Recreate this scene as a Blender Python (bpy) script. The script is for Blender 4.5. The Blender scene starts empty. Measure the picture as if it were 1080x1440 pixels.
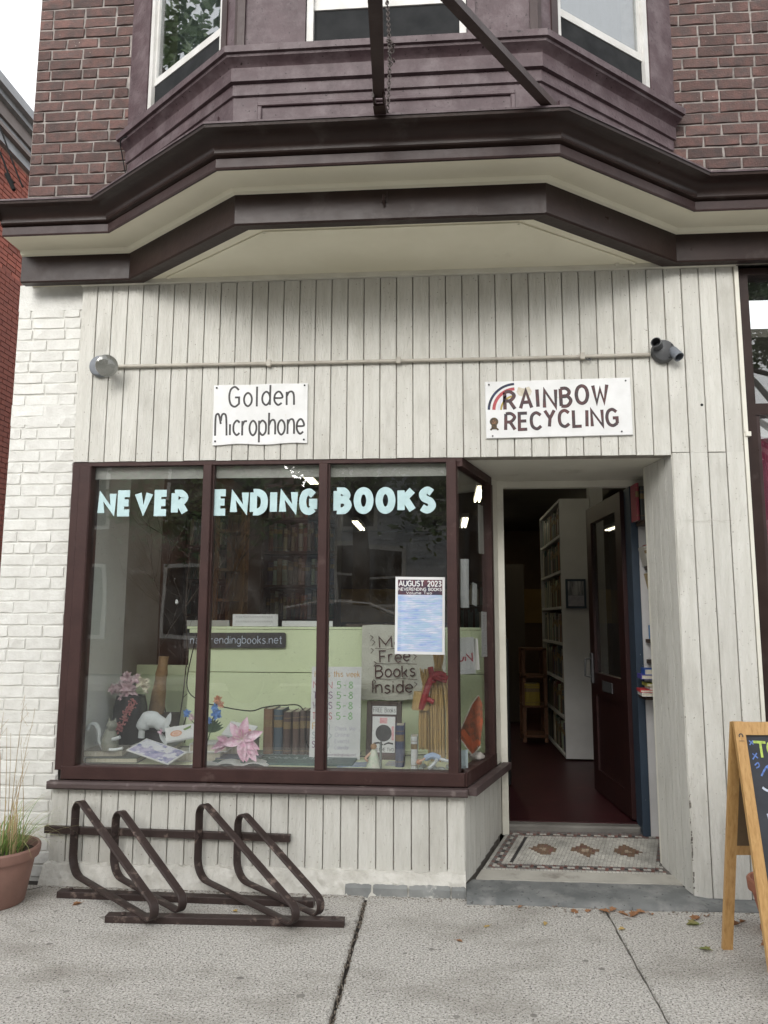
import bpy, bmesh, math, random
from mathutils import Vector, Matrix
R = math.radians
rng = random.Random(7)
S = bpy.context.scene
C = S.collection

# ------------------------------------------------------------ camera, world, sun, exposure
cd = bpy.data.cameras.new("camera"); cam = bpy.data.objects.new("camera", cd); C.objects.link(cam)
cd.sensor_fit = 'VERTICAL'; cd.sensor_height = 36.0; cd.sensor_width = 27.0
cd.lens = 36.0 * 1081.0 / 1440.0
cd.clip_start = 0.05; cd.clip_end = 500
YAW, PITCH, ROLL = R(4.48), R(7.97), R(0.204)
fw = Vector((-math.sin(YAW) * math.cos(PITCH), math.cos(YAW) * math.cos(PITCH), math.sin(PITCH)))
rt = Vector((math.cos(YAW), math.sin(YAW), 0)); up = rt.cross(fw)
r2 = math.cos(ROLL) * rt + math.sin(ROLL) * up; u2 = -math.sin(ROLL) * rt + math.cos(ROLL) * up
mw = Matrix((r2, u2, -fw)).transposed().to_4x4(); mw.translation = Vector((0, -4.23, 1.40))
cam.matrix_world = mw
S.camera = cam

w = bpy.data.worlds.new("World"); S.world = w; w.use_nodes = True
nt = w.node_tree; bg = nt.nodes['Background']
SUN_EL, SUN_AZ = R(23), R(190)       # azimuth clockwise from +Y
sky = nt.nodes.new('ShaderNodeTexSky'); sky.sky_type = 'NISHITA'; sky.sun_disc = False
sky.sun_elevation = SUN_EL; sky.sun_rotation = SUN_AZ; sky.dust_density = 4.0; sky.air_density = 1.0
hs = nt.nodes.new('ShaderNodeHueSaturation'); hs.inputs['Saturation'].default_value = 0.16
nt.links.new(sky.outputs[0], hs.inputs['Color']); cm = nt.nodes.new('ShaderNodeMix'); cm.data_type = 'RGBA'; cm.inputs[0].default_value = .55      # closed bright cloud cover over the sky
cm.inputs[7].default_value = (8.2, 8.4, 8.6, 1); nt.links.new(hs.outputs[0], cm.inputs[6]); nt.links.new(cm.outputs[2], bg.inputs['Color'])
bg.inputs['Strength'].default_value = 0.15
sl = bpy.data.lights.new("sun", 'SUN'); sl.energy = 1.3; sl.angle = R(40); sl.color = (1.0, 0.975, 0.94)
so = bpy.data.objects.new("sun", sl); C.objects.link(so); so.location = (0, -6, 12)
sd = Vector((math.sin(SUN_AZ) * math.cos(SUN_EL), math.cos(SUN_AZ) * math.cos(SUN_EL), math.sin(SUN_EL)))
so.rotation_euler = (-sd).to_track_quat('-Z', 'Y').to_euler()
S.view_settings.view_transform = 'Standard'; S.view_settings.look = 'None'
S.view_settings.exposure = 0.87; S.view_settings.gamma = 1.0; S.view_settings.use_curve_mapping = False
S.render.engine = 'CYCLES'
S.cycles.max_bounces = 8; S.cycles.transparent_max_bounces = 16; S.cycles.glossy_bounces = 4

# ------------------------------------------------------------ materials
def mat(name, c1, c2=None, scale=6, rough=.6, bump=0, bscale=60, stretch=(1, 1, 1), bstretch=None, coord='pos',
        rand=0, spec=.5, metal=0, blotch=None, bl=(.62, .72), blscale=3, blstretch=(1, 1, 1), objcol=False, speck=None,
        spscale=90, sp=(.62, .66), bdist=.004, rvar=0, coat=0, sub=0):
    m = bpy.data.materials.new(name); m.use_nodes = True; n = m.node_tree.nodes; l = m.node_tree.links
    b = n['Principled BSDF']; b.inputs['Roughness'].default_value = rough; b.inputs['Metallic'].default_value = metal
    b.inputs['Specular IOR Level'].default_value = spec; b.inputs['Coat Weight'].default_value = coat
    if coord == 'pos':
        g = n.new('ShaderNodeNewGeometry'); src = g.outputs['Position']
    else:
        g = n.new('ShaderNodeTexCoord'); src = g.outputs['Object']
    oi = n.new('ShaderNodeObjectInfo')
    if coord != 'pos' or rand:
        a = n.new('ShaderNodeVectorMath'); a.operation = 'MULTIPLY_ADD'
        cx = n.new('ShaderNodeCombineXYZ')
        for k in range(3): l.new(oi.outputs['Random'], cx.inputs[k])
        l.new(cx.outputs[0], a.inputs[0]); a.inputs[1].default_value = (31, 17, 23) if rand else (0, 0, 0); l.new(src, a.inputs[2]); src = a.outputs[0]
    def noise(sc, st, detail=5, w=0):
        mp = n.new('ShaderNodeMapping'); mp.inputs['Scale'].default_value = st; mp.inputs['Location'].default_value = (w, w, w)
        l.new(src, mp.inputs['Vector'])
        t = n.new('ShaderNodeTexNoise'); t.inputs['Scale'].default_value = sc; t.inputs['Detail'].default_value = detail
        t.inputs['Roughness'].default_value = .6
        l.new(mp.outputs[0], t.inputs['Vector']); return t.outputs['Fac']
    def ramp(f, a, bb):
        r = n.new('ShaderNodeMapRange'); r.inputs['From Min'].default_value = a; r.inputs['From Max'].default_value = bb
        l.new(f, r.inputs['Value']); return r.outputs[0]
    def mix(f, A, B, mode='MIX'):
        x = n.new('ShaderNodeMix'); x.data_type = 'RGBA'; x.blend_type = mode
        if isinstance(f, float): x.inputs[0].default_value = f
        else: l.new(f, x.inputs[0])
        for s, v in ((6, A), (7, B)):
            if isinstance(v, tuple): x.inputs[s].default_value = (*v, 1)
            else: l.new(v, x.inputs[s])
        return x.outputs[2]
    if objcol:
        col = oi.outputs['Color']
        if c2: col = mix(ramp(noise(scale, stretch), .35, .65), col, mix(.5, col, c2))
    elif c2: col = mix(ramp(noise(scale, stretch), .35, .65), c1, c2)
    else: col = mix(0.0, c1, c1)
    if blotch: col = mix(ramp(noise(blscale, blstretch, 8, 5), *bl), col, blotch)
    if speck: col = mix(ramp(noise(spscale, (1, 1, 1), 2, 9), *sp), col, speck)
    if rand:
        mr = n.new('ShaderNodeMapRange'); mr.inputs['To Min'].default_value = 1 - rand; mr.inputs['To Max'].default_value = 1 + rand
        l.new(oi.outputs['Random'], mr.inputs['Value'])
        hv = n.new('ShaderNodeHueSaturation'); l.new(mr.outputs[0], hv.inputs['Value']); l.new(col, hv.inputs['Color']); col = hv.outputs[0]
    l.new(col, b.inputs['Base Color'])
    if bump:
        bn = n.new('ShaderNodeBump'); bn.inputs['Strength'].default_value = bump; bn.inputs['Distance'].default_value = bdist
        l.new(noise(bscale, bstretch or stretch, 4, 3), bn.inputs['Height']); l.new(bn.outputs[0], b.inputs['Normal'])
    if rvar:
        rr = n.new('ShaderNodeMapRange'); rr.inputs['To Min'].default_value = max(0, rough - rvar); rr.inputs['To Max'].default_value = rough + rvar
        l.new(noise(14, (1, 1, 1), 3, 7), rr.inputs['Value']); l.new(rr.outputs[0], b.inputs['Roughness'])
    return m
def emit(name, c, s):
    m = bpy.data.materials.new(name); m.use_nodes = True; b = m.node_tree.nodes['Principled BSDF']
    b.inputs['Emission Color'].default_value = (*c, 1); b.inputs['Emission Strength'].default_value = s; return m
def glassmat(name, f0=.06, tint=(.975, .985, .98), rough=0.0, bump=.015, dust=0):
    m = bpy.data.materials.new(name); m.use_nodes = True; n = m.node_tree.nodes; l = m.node_tree.links
    n.remove(n['Principled BSDF']); o = n['Material Output']
    t = n.new('ShaderNodeBsdfTransparent'); t.inputs[0].default_value = (*tint, 1)
    g = n.new('ShaderNodeBsdfGlossy'); g.inputs['Roughness'].default_value = rough
    lw = n.new('ShaderNodeLayerWeight'); lw.inputs['Blend'].default_value = .5
    pw = n.new('ShaderNodeMath'); pw.operation = 'POWER'; pw.inputs[1].default_value = 5; l.new(lw.outputs['Facing'], pw.inputs[0])
    f = n.new('ShaderNodeMapRange'); f.inputs['To Min'].default_value = f0; f.inputs['To Max'].default_value = .9; l.new(pw.outputs[0], f.inputs['Value'])
    x = n.new('ShaderNodeMixShader'); l.new(f.outputs[0], x.inputs[0]); l.new(t.outputs[0], x.inputs[1]); l.new(g.outputs[0], x.inputs[2])
    res = x.outputs[0]
    if dust:
        gd = n.new('ShaderNodeNewGeometry'); d1 = n.new('ShaderNodeTexNoise'); d1.inputs['Scale'].default_value = 5; d1.inputs['Detail'].default_value = 8; d1.inputs['Distortion'].default_value = 1.2; l.new(gd.outputs['Position'], d1.inputs['Vector'])
        d2 = n.new('ShaderNodeTexNoise'); d2.inputs['Scale'].default_value = 130; d2.inputs['Detail'].default_value = 1; l.new(gd.outputs['Position'], d2.inputs['Vector'])
        a1 = n.new('ShaderNodeMapRange'); a1.inputs['From Min'].default_value = .4; a1.inputs['From Max'].default_value = .75; a1.inputs['To Min'].default_value = .002; a1.inputs['To Max'].default_value = dust; l.new(d1.outputs[0], a1.inputs['Value'])
        a2 = n.new('ShaderNodeMapRange'); a2.inputs['From Min'].default_value = .73; a2.inputs['From Max'].default_value = .76; a2.inputs['To Max'].default_value = .35; l.new(d2.outputs[0], a2.inputs['Value'])
        ad = n.new('ShaderNodeMath'); ad.operation = 'ADD'; l.new(a1.outputs[0], ad.inputs[0]); l.new(a2.outputs[0], ad.inputs[1])
        df = n.new('ShaderNodeBsdfDiffuse'); df.inputs[0].default_value = (.5, .5, .48, 1); x2 = n.new('ShaderNodeMixShader'); l.new(ad.outputs[0], x2.inputs[0]); l.new(x.outputs[0], x2.inputs[1]); l.new(df.outputs[0], x2.inputs[2]); res = x2.outputs[0]
    l.new(res, o.inputs[0])
    if bump:
        ge = n.new('ShaderNodeNewGeometry'); no = n.new('ShaderNodeTexNoise'); no.inputs['Scale'].default_value = 2.2; no.inputs['Detail'].default_value = 1
        bn = n.new('ShaderNodeBump'); bn.inputs['Strength'].default_value = 1.0; bn.inputs['Distance'].default_value = bump * .05
        l.new(ge.outputs['Position'], no.inputs['Vector']); l.new(no.outputs[0], bn.inputs['Height']); l.new(bn.outputs[0], g.inputs['Normal'])
    return m

M = {}
M['board'] = mat('cream_board_paint', (.59, .578, .53), (.525, .512, .462), 34, .72, 1.0, 85, (1, 1, .10), (1, 1, .20), rand=.045,
                 blotch=(.40, .385, .34), bl=(.53, .80), blscale=3.6, blstretch=(1.6, 1, .6), speck=(.28, .26, .22), spscale=75, sp=(.69, .73), bdist=.008)
M['back_board'] = mat('weathered_groove', (.20, .175, .145), (.32, .295, .26), 20, .85)
M['cream_trim'] = mat('cream_trim_paint', (.68, .66, .58), (.61, .59, .51), 4, .6, .25, 60, blotch=(.40, .37, .30), bl=(.6, .8), blscale=3)
M['soffit'] = mat('cream_soffit_paint', (.78, .745, .60), (.71, .675, .53), 2.2, .55, .12, 20, blotch=(.40, .35, .25), bl=(.62, .78), blscale=1.6)
M['white_brick'] = mat('white_painted_brick', (.67, .665, .625), (.585, .575, .535), 14, .65, .6, 70, rand=.03, blotch=(.5, .47, .40), bl=(.66, .8), blscale=8, bdist=.006)
M['white_mortar'] = mat('white_painted_mortar', (.645, .64, .60), (.58, .57, .53), 14, .8, .6, 60, bdist=.006)
M['red_brick'] = mat('weathered_red_brick', (.115, .060, .051), (.070, .043, .038), 16, .88, .9, 90, rand=.30, blotch=(.060, .045, .042), bl=(.45, .72), blscale=13,
                     speck=(.30, .24, .21), spscale=55, sp=(.72, .78), bdist=.006)
M['mortar'] = mat('old_mortar', (.29, .26, .24), (.14, .125, .115), 14, .9, .6, 80)
M['next_brick'] = mat('bright_red_brick', (.27, .075, .048), (.20, .055, .038), 10, .85, .4, 80, rand=.22, bdist=.005)
M['next_mortar'] = mat('red_mortar', (.33, .19, .15), (.26, .14, .11), 18, .9)
M['brown'] = mat('purple_brown_gloss_paint', (.048, .030, .028), (.036, .022, .021), 7, .38, .35, 35, blotch=(.065, .046, .043), bl=(.55, .8), blscale=5, spec=.22, rvar=.12, bdist=.004)
M['brown_skylit'] = mat('weathered_skylit_purple_paint', (.085, .056, .061), (.062, .040, .044), 6, .42, .6, 40, blotch=(.125, .095, .10), bl=(.45, .7), blscale=9,
                    speck=(.022, .014, .014), spscale=60, sp=(.66, .72), spec=.22, rvar=.12, bdist=.004)  # skylight and pale highlights on the bay put into this lighter brown
M['brown_dark'] = mat('dark_brown_gloss_paint', (.032, .019, .016), (.024, .014, .012), 7, .33, .3, 30, blotch=(.075, .06, .055), bl=(.6, .8), blscale=4, spec=.22, rvar=.12)
M['brown_win'] = mat('window_brown_paint', (.052, .026, .023), (.040, .020, .018), 7, .5, .3, 60, blotch=(.13, .09, .08), bl=(.62, .8), blscale=6, spec=.22, rvar=.1)
M['sill'] = mat('worn_sill_paint', (.085, .058, .055), (.055, .036, .034), 9, .6, .6, 60, (.4, 1, 1), blotch=(.22, .18, .165), bl=(.58, .75), blscale=10)
M['white_paint'] = mat('white_sash_paint', (.56, .55, .53), (.47, .46, .43), 8, .45, .15, 60)
M['rack'] = mat('rack_brown_metal', (.048, .033, .030), (.036, .025, .022), 12, .45, .3, 70, blotch=(.20, .15, .125), bl=(.58, .72), blscale=18, spec=.22, rvar=.1)
M['concrete'] = mat('exposed_aggregate_concrete', (.66, .63, .585), (.26, .245, .215), 105, .85, 1.0, 130, bdist=.006,
                    blotch=(.27, .25, .215), bl=(.48, .76), blscale=2.0, blstretch=(1, 1.6, 1), speck=(.045, .035, .03), spscale=120, sp=(.60, .63))
M['joint'] = mat('joint_dirt', (.045, .035, .028), (.02, .017, .014), 40, .95)
M['bluestone'] = mat('bluestone', (.18, .185, .18), (.115, .12, .118), 5, .7, .9, 22, blotch=(.26, .258, .245), bl=(.5, .75), blscale=8, bdist=.008, speck=(.07, .07, .068), spscale=40, sp=(.64, .7))
M['bluestone_pale'] = mat('chipped_painted_bluestone', (.24, .245, .235), (.18, .185, .18), 6, .8, .8, 24, blotch=(.50, .485, .44), bl=(.56, .62), blscale=9, bdist=.006)
M['foundation'] = mat('flaking_white_foundation', (.60, .58, .53), (.48, .46, .41), 12, .8, 1.0, 26, blotch=(.30, .295, .28), bl=(.68, .72), blscale=5, bdist=.014)
M['marble'] = mat('worn_marble', (.44, .42, .37), (.36, .34, .30), 6, .5, .3, 40, blotch=(.24, .22, .19), bl=(.6, .75), blscale=9)
M['grout'] = mat('dirty_grout', (.17, .16, .145), (.11, .10, .09), 12, .9)
M['asphalt'] = mat('asphalt', (.15, .148, .145), (.18, .177, .17), 8, .9, .6, 120)
M['gray_metal'] = mat('gray_enamel_metal', (.17, .185, .21), (.13, .14, .155), 14, .45, .2, 60, blotch=(.25, .25, .25), bl=(.62, .7), blscale=20, coord='obj')
M['dark_metal'] = mat('dark_gray_metal', (.07, .072, .075), (.05, .05, .052), 14, .5, .2, 60, coord='obj')
M['conduit'] = mat('painted_conduit', (.45, .42, .36), (.36, .33, .28), 12, .55, .2, 60)
M['black'] = mat('black', (.008, .008, .008), None, rough=.7)
M['blackpaint'] = mat('black_lettering', (.035, .032, .032), (.06, .055, .055), 40, .6)
M['rustblack'] = mat('maroon_black_lettering', (.035, .028, .032), (.10, .035, .035), 30, .6)
M['sign_white'] = mat('white_sign_paint', (.72, .72, .715), (.64, .64, .63), 8, .5, .15, 60, blotch=(.5, .45, .33), bl=(.66, .74), blscale=10)
M['terracotta'] = mat('terracotta', (.36, .145, .085), (.29, .115, .07), 8, .8, .4, 60, blotch=(.42, .25, .18), bl=(.55, .8), blscale=6, coord='obj')
M['plasticpot'] = mat('terracotta_planter', (.25, .135, .105), (.20, .11, .085), 6, .6, .2, 60, coord='obj')
M['soil'] = mat('soil', (.05, .035, .022), (.03, .02, .014), 30, .95, .8, 60)
M['grass'] = mat('grass_blade', (.11, .21, .04), (.17, .26, .06), 6, .6)
M['straw'] = mat('dry_grass_stalk', (.40, .30, .16), (.28, .19, .10), 12, .7)
M['oak'] = mat('varnished_pine', (.52, .315, .125), (.44, .25, .09), 30, .38, .12, 90, (3, 3, .25), coord='obj', blotch=(.36, .19, .065), bl=(.5, .7), blscale=26, blstretch=(4, 4, .12))
M['chalkboard'] = mat('chalkboard', (.018, .020, .026), (.035, .038, .048), 5, .6)
M['hardboard'] = mat('brown_hardboard', (.13, .085, .045), (.10, .065, .035), 12, .8)
M['chalk_w'] = mat('white_chalk', (.55, .6, .68), (.3, .34, .42), 90, .9)
M['chalk_b'] = mat('blue_chalk', (.16, .27, .62), (.08, .13, .32), 90, .9)
M['chalk_y'] = mat('yellow_green_chalk', (.50, .62, .14), (.3, .4, .09), 90, .9)
M['door'] = mat('maroon_door_paint', (.028, .009, .008), (.020, .007, .007), 6, .4, .25, 40)
M['blue_frame'] = mat('slate_blue_paint', (.030, .048, .072), (.024, .038, .058), 6, .5, .3, 40, speck=(.3, .32, .34), spscale=40, sp=(.74, .77))
M['red_floor'] = mat('maroon_floor_paint', (.042, .008, .011), (.030, .006, .008), 5, .42, .15, 30, blotch=(.085, .035, .032), bl=(.6, .8), blscale=5)
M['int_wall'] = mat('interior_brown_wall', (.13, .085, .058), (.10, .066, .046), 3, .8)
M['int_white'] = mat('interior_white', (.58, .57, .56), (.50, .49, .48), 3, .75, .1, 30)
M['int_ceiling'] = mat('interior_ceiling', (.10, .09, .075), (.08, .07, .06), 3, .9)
M['ochre'] = mat('ochre_wall_band', (.30, .19, .06), (.25, .155, .05), 3, .8)
M['shelf_wood'] = mat('light_shelf_wood', (.36, .20, .095), (.28, .15, .07), 18, .6, .1, 40, (4, 4, .4))
M['dark_wood'] = mat('dark_shelf_wood', (.055, .032, .02), (.04, .024, .015), 18, .6)
M['green'] = mat('pale_green_panel', (.68, .75, .50), (.64, .71, .46), 2.5, .6, .12, 30)
M['green_floor'] = mat('pale_green_shelf', (.66, .70, .48), (.60, .64, .43), 5, .6, .1, 30)
M['display_gray'] = mat('gray_display_wall', (.34, .335, .31), (.29, .285, .26), 3, .7)
M['display_white'] = mat('white_display_wall', (.72, .74, .72), (.66, .68, .66), 3, .7)
M['paper'] = mat('white_paper', (.70, .70, .69), (.62, .62, .61), 6, .8)
M['letter'] = mat('pale_blue_lettering', (.47, .63, .64), (.40, .55, .56), 20, .6)
M['poster_sky'] = mat('poster_cloud_print', (.24, .34, .62), (.62, .62, .68), 9, .5, stretch=(1, 1, 4), blotch=(.34, .48, .60), bl=(.45, .6), blscale=16, blstretch=(1, 1, 8))
M['poster_dark'] = mat('poster_dark_print', (.02, .02, .045), (.12, .035, .045), 22, .5)
M['burlap'] = mat('cream_poster_cloth', (.56, .55, .48), (.49, .48, .41), 9, .9, .4, 90)
M['mag_print'] = mat('purple_blue_print', (.10, .12, .30), (.50, .46, .62), 16, .35, coord='obj', blotch=(.66, .66, .70), bl=(.5, .55), blscale=11)
M['blue_print'] = mat('blue_cover_print', (.12, .20, .36), (.42, .46, .52), 22, .4, coord='obj')
M['slate'] = mat('slate_green_sign_paint', (.055, .105, .105), (.07, .13, .125), 6, .6)
M['bookcover'] = mat('book_cover', (.5, .5, .5), (.10, .08, .06), 20, .6, .2, 60, coord='obj', objcol=True)
M['bookpages'] = mat('book_pages', (.56, .52, .42), (.44, .40, .31), 160, .85, stretch=(1, .05, .05), coord='obj')
M['gilt'] = mat('spine_label_gilt', (.30, .21, .09), (.08, .05, .03), 60, .5, coord='obj')
M['pink'] = mat('pink_petal', (.68, .34, .48), (.84, .70, .76), 30, .6, coord='obj')
M['palepink'] = mat('pale_pink_petal', (.62, .42, .47), (.70, .58, .60), 24, .6)
M['cream_petal'] = mat('cream_petal', (.72, .68, .55), (.66, .60, .48), 24, .6)
M['rose'] = mat('dusty_rose_blossom', (.42, .13, .14), (.50, .24, .22), 30, .7)
M['blue_petal'] = mat('blue_petal', (.10, .23, .58), (.22, .40, .70), 24, .6)
M['orange_petal'] = mat('peach_petal', (.62, .30, .18), (.70, .42, .30), 24, .6)
M['leaf'] = mat('dark_green_leaf', (.03, .07, .03), (.05, .10, .04), 12, .5)
M['figure_gray'] = mat('gray_green_ceramic', (.18, .19, .15), (.26, .26, .22), 30, .5, coord='obj')
M['figure_white'] = mat('white_ceramic', (.60, .62, .62), (.52, .55, .56), 20, .5, coord='obj')
M['straw_doll'] = mat('golden_straw', (.60, .42, .18), (.40, .26, .10), 50, .7, .5, 90, (6, 6, .3))
M['red_cloth'] = mat('red_ribbon', (.34, .03, .035), (.24, .02, .025), 20, .55)
M['orange_cloth'] = mat('orange_brown_print', (.36, .08, .03), (.10, .055, .03), 26, .6)
M['bark'] = mat('tan_bark', (.30, .19, .09), (.22, .13, .06), 22, .85, .6, 40)
M['twig'] = mat('bare_twig', (.05, .035, .028), (.08, .055, .04), 30, .8)
M['magenta'] = mat('magenta_curtain', (.25, .012, .06), (.16, .008, .04), 5, .8, coord='pos', stretch=(8, 1, .5))
M['leaf_dry'] = mat('dry_leaf', (.22, .10, .045), (.30, .17, .08), 30, .8, objcol=True, coord='obj')
M['glass'] = glassmat('window_glass', .105, dust=.022)
M['glass_up'] = glassmat('upper_window_glass', .28, tint=(.75, .78, .78))
M['screen'] = mat('insect_screen', (.016, .017, .018), (.028, .029, .030), 7, .8, spec=.1)
M['bulb'] = glassmat('bulb_glass', .10, tint=(.80, .80, .78), bump=.3)
M['reflector'] = mat('bulb_reflector', (.42, .42, .40), (.30, .30, .28), 9, .4, metal=.25)
M['curtain'] = mat('gray_curtain', (.16, .17, .19), (.10, .105, .12), 6, .9, stretch=(10, 10, .6))
M['tube'] = emit('fluorescent_tube', (1.0, .93, .66), 4.2)
M['house'] = mat('gray_clapboard_paint', (.44, .47, .50), (.38, .41, .44), 4, .7)
M['house_trim'] = mat('house_trim_paint', (.62, .60, .56), None, rough=.6)
M['roof'] = mat('shingle_roof', (.07, .065, .06), (.05, .045, .045), 14, .9)
M['bldg_brown'] = mat('brown_brick_facade', (.16, .075, .055), (.12, .055, .042), 14, .85)
M['winglass'] = mat('dark_window_glass', (.02, .022, .025), None, rough=.08)
M['car'] = mat('black_car_paint', (.02, .022, .027), None, rough=.2, coat=.6)
M['tyre'] = mat('tyre_rubber', (.02, .02, .02), None, rough=.8)
M['rim'] = mat('alloy_rim', (.4, .4, .42), None, rough=.3, metal=.8)
M['tree_leaf'] = mat('tree_leaf', (.07, .12, .035), (.11, .17, .055), 2, .6)
M['tree_bark'] = mat('tree_bark', (.09, .07, .055), (.06, .048, .038), 12, .9, .8, 20)
M['cable'] = mat('black_cable', (.015, .015, .015), None, rough=.9, spec=.15)
M['roof_metal'] = mat('gray_cornice_paint', (.30, .30, .31), (.24, .24, .25), 6, .6)
M['taupe'] = mat('taupe_cornice_paint', (.20, .165, .155), (.17, .14, .13), 6, .7)

# ------------------------------------------------------------ mesh helpers
class MB:
    def __init__(s): s.v = []; s.f = []; s.m = []
    def add(s, vs, fs, mi=0):
        k = len(s.v); s.v += [tuple(p) for p in vs]; s.f += [tuple(i + k for i in f) for f in fs]; s.m += [mi] * len(fs); return s
    def box(s, x0, x1, y0, y1, z0, z1, mi=0, c=0):
        if c:      # chamfer of the front (low y) edges
            vs = [(x0, y0 + c, z0), (x1, y0 + c, z0), (x1, y0 + c, z1), (x0, y0 + c, z1), (x0, y1, z0), (x1, y1, z0), (x1, y1, z1), (x0, y1, z1),
                  (x0 + c, y0, z0 + c), (x1 - c, y0, z0 + c), (x1 - c, y0, z1 - c), (x0 + c, y0, z1 - c)]
            fs = [(8, 9, 10, 11), (0, 1, 9, 8), (1, 2, 10, 9), (2, 3, 11, 10), (3, 0, 8, 11), (0, 4, 5, 1), (1, 5, 6, 2), (2, 6, 7, 3), (3, 7, 4, 0), (4, 7, 6, 5)]
        else:
            vs = [(x0, y0, z0), (x1, y0, z0), (x1, y1, z0), (x0, y1, z0), (x0, y0, z1), (x1, y0, z1), (x1, y1, z1), (x0, y1, z1)]
            fs = [(0, 3, 2, 1), (4, 5, 6, 7), (0, 1, 5, 4), (1, 2, 6, 5), (2, 3, 7, 6), (3, 0, 4, 7)]
        return s.add(vs, fs, mi)
    def prism(s, pts, z0, z1, mi=0):     # plan polygon, counter-clockwise
        n = len(pts); s.add([(x, y, z0) for x, y in pts] + [(x, y, z1) for x, y in pts],
              [tuple(range(n - 1, -1, -1)), tuple(range(n, 2 * n))] + [(i, (i + 1) % n, n + (i + 1) % n, n + i) for i in range(n)], mi); return s
    def loft(s, rings, close=False, mi=0, caps=True):
        n = len(rings[0]); k = len(rings); vs = [p for r in rings for p in r]; fs = []
        for i in range(k - 1):
            for j in range(n if close else n - 1):
                a = i * n + j; b = i * n + (j + 1) % n; fs.append((a, b, b + n, a + n))
        if caps and close: fs.append(tuple(range(n - 1, -1, -1))); fs.append(tuple(range((k - 1) * n, k * n)))
        return s.add(vs, fs, mi)
    def tube(s, pts, r, seg=8, mi=0, caps=True):
        pts = [Vector(p) for p in pts]; rings = []; rr = r if isinstance(r, (list, tuple)) else [r] * len(pts)
        ref = None
        for i, p in enumerate(pts):
            t = (pts[min(i + 1, len(pts) - 1)] - pts[max(i - 1, 0)]).normalized()
            if ref is None: ref = Vector((0, 0, 1)) if abs(t.z) < .9 else Vector((1, 0, 0))
            a = t.cross(ref).normalized(); b = t.cross(a).normalized(); ref = -b if False else a.cross(t)
            rings.append([p + (a * math.cos(q) + b * math.sin(q)) * rr[i] for q in [2 * math.pi * j / seg for j in range(seg)]])
        return s.loft(rings, True, mi, caps)
    def lathe(s, prof, seg=24, o=(0, 0, 0), mi=0, axis='z'):
        rings = []
        for r, z in prof:
            ring = []
            for j in range(seg):
                q = 2 * math.pi * j / seg; c, d = r * math.cos(q), r * math.sin(q)
                ring.append((o[0] + c, o[1] + d, o[2] + z) if axis == 'z' else (o[0] + c, o[1] + z, o[2] + d))
            rings.append(ring)
        return s.loft(rings, True, mi)
    def build(s, name, m, parent=None, smooth=False, loc=None, rot=None, kind=None):
        me = bpy.data.meshes.new(name); me.from_pydata(s.v, [], s.f)
        for mm in (m if isinstance(m, (list, tuple)) else [m]): me.materials.append(mm)
        for p, i in zip(me.polygons, s.m): p.material_index = i
        bm = bmesh.new(); bm.from_mesh(me); bmesh.ops.recalc_face_normals(bm, faces=bm.faces); bm.to_mesh(me); bm.free()
        if smooth:
            for p in me.polygons: p.use_smooth = True
            try: me.set_sharp_from_angle(angle=R(smooth if smooth is not True else 40))
            except Exception: pass
        o = bpy.data.objects.new(name, me); C.objects.link(o)
        if parent: o.parent = parent
        if loc: o.location = loc
        if rot: o.rotation_euler = rot
        if kind: o['kind'] = kind
        return o
def tag(o, label=None, cat=None, group=None, kind=None):
    if label: o['label'] = label
    if cat: o['category'] = cat
    if group: o['group'] = group
    if kind: o['kind'] = kind
    return o
def empty(name, loc=(0, 0, 0), rot=(0, 0, 0), parent=None):
    o = bpy.data.objects.new(name, None); C.objects.link(o); o.location = loc; o.rotation_euler = rot; o.empty_display_size = .1
    if parent: o.parent = parent
    return o
def thing(name, label, cat, loc=(0, 0, 0), rot=(0, 0, 0), group=None): return tag(empty(name, loc, rot), label, cat, group)
def copy(o, parent=None, loc=None, rot=None, scale=None):
    c = o.copy(); C.objects.link(c); c.parent = parent
    if loc is not None: c.location = loc
    if rot is not None: c.rotation_euler = rot
    if scale is not None: c.scale = scale
    return c
def copy_tree(o, parent=None):
    c = o.copy(); C.objects.link(c); c.parent = parent
    for ch in list(o.children): copy_tree(ch, c)
    return c
def smoothline(p, n=5):
    if len(p) < 3: return p
    closed = p[0] == p[-1]; out = []
    for i in range(len(p) - 1):
        p0 = p[i - 1] if i > 0 else (p[-2] if closed else p[0]); p1, p2 = p[i], p[i + 1]
        p3 = p[i + 2] if i + 2 < len(p) else (p[1] if closed else p[-1])
        for k in range(n):
            t = k / n
            out.append(tuple(.5 * (2 * b + (c - a) * t + (2 * a - 5 * b + 4 * c - d) * t * t + (3 * b - a - 3 * c + d) * t ** 3) for a, b, c, d in zip(p0, p1, p2, p3)))
    out.append(p[-1]); return out

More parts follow.
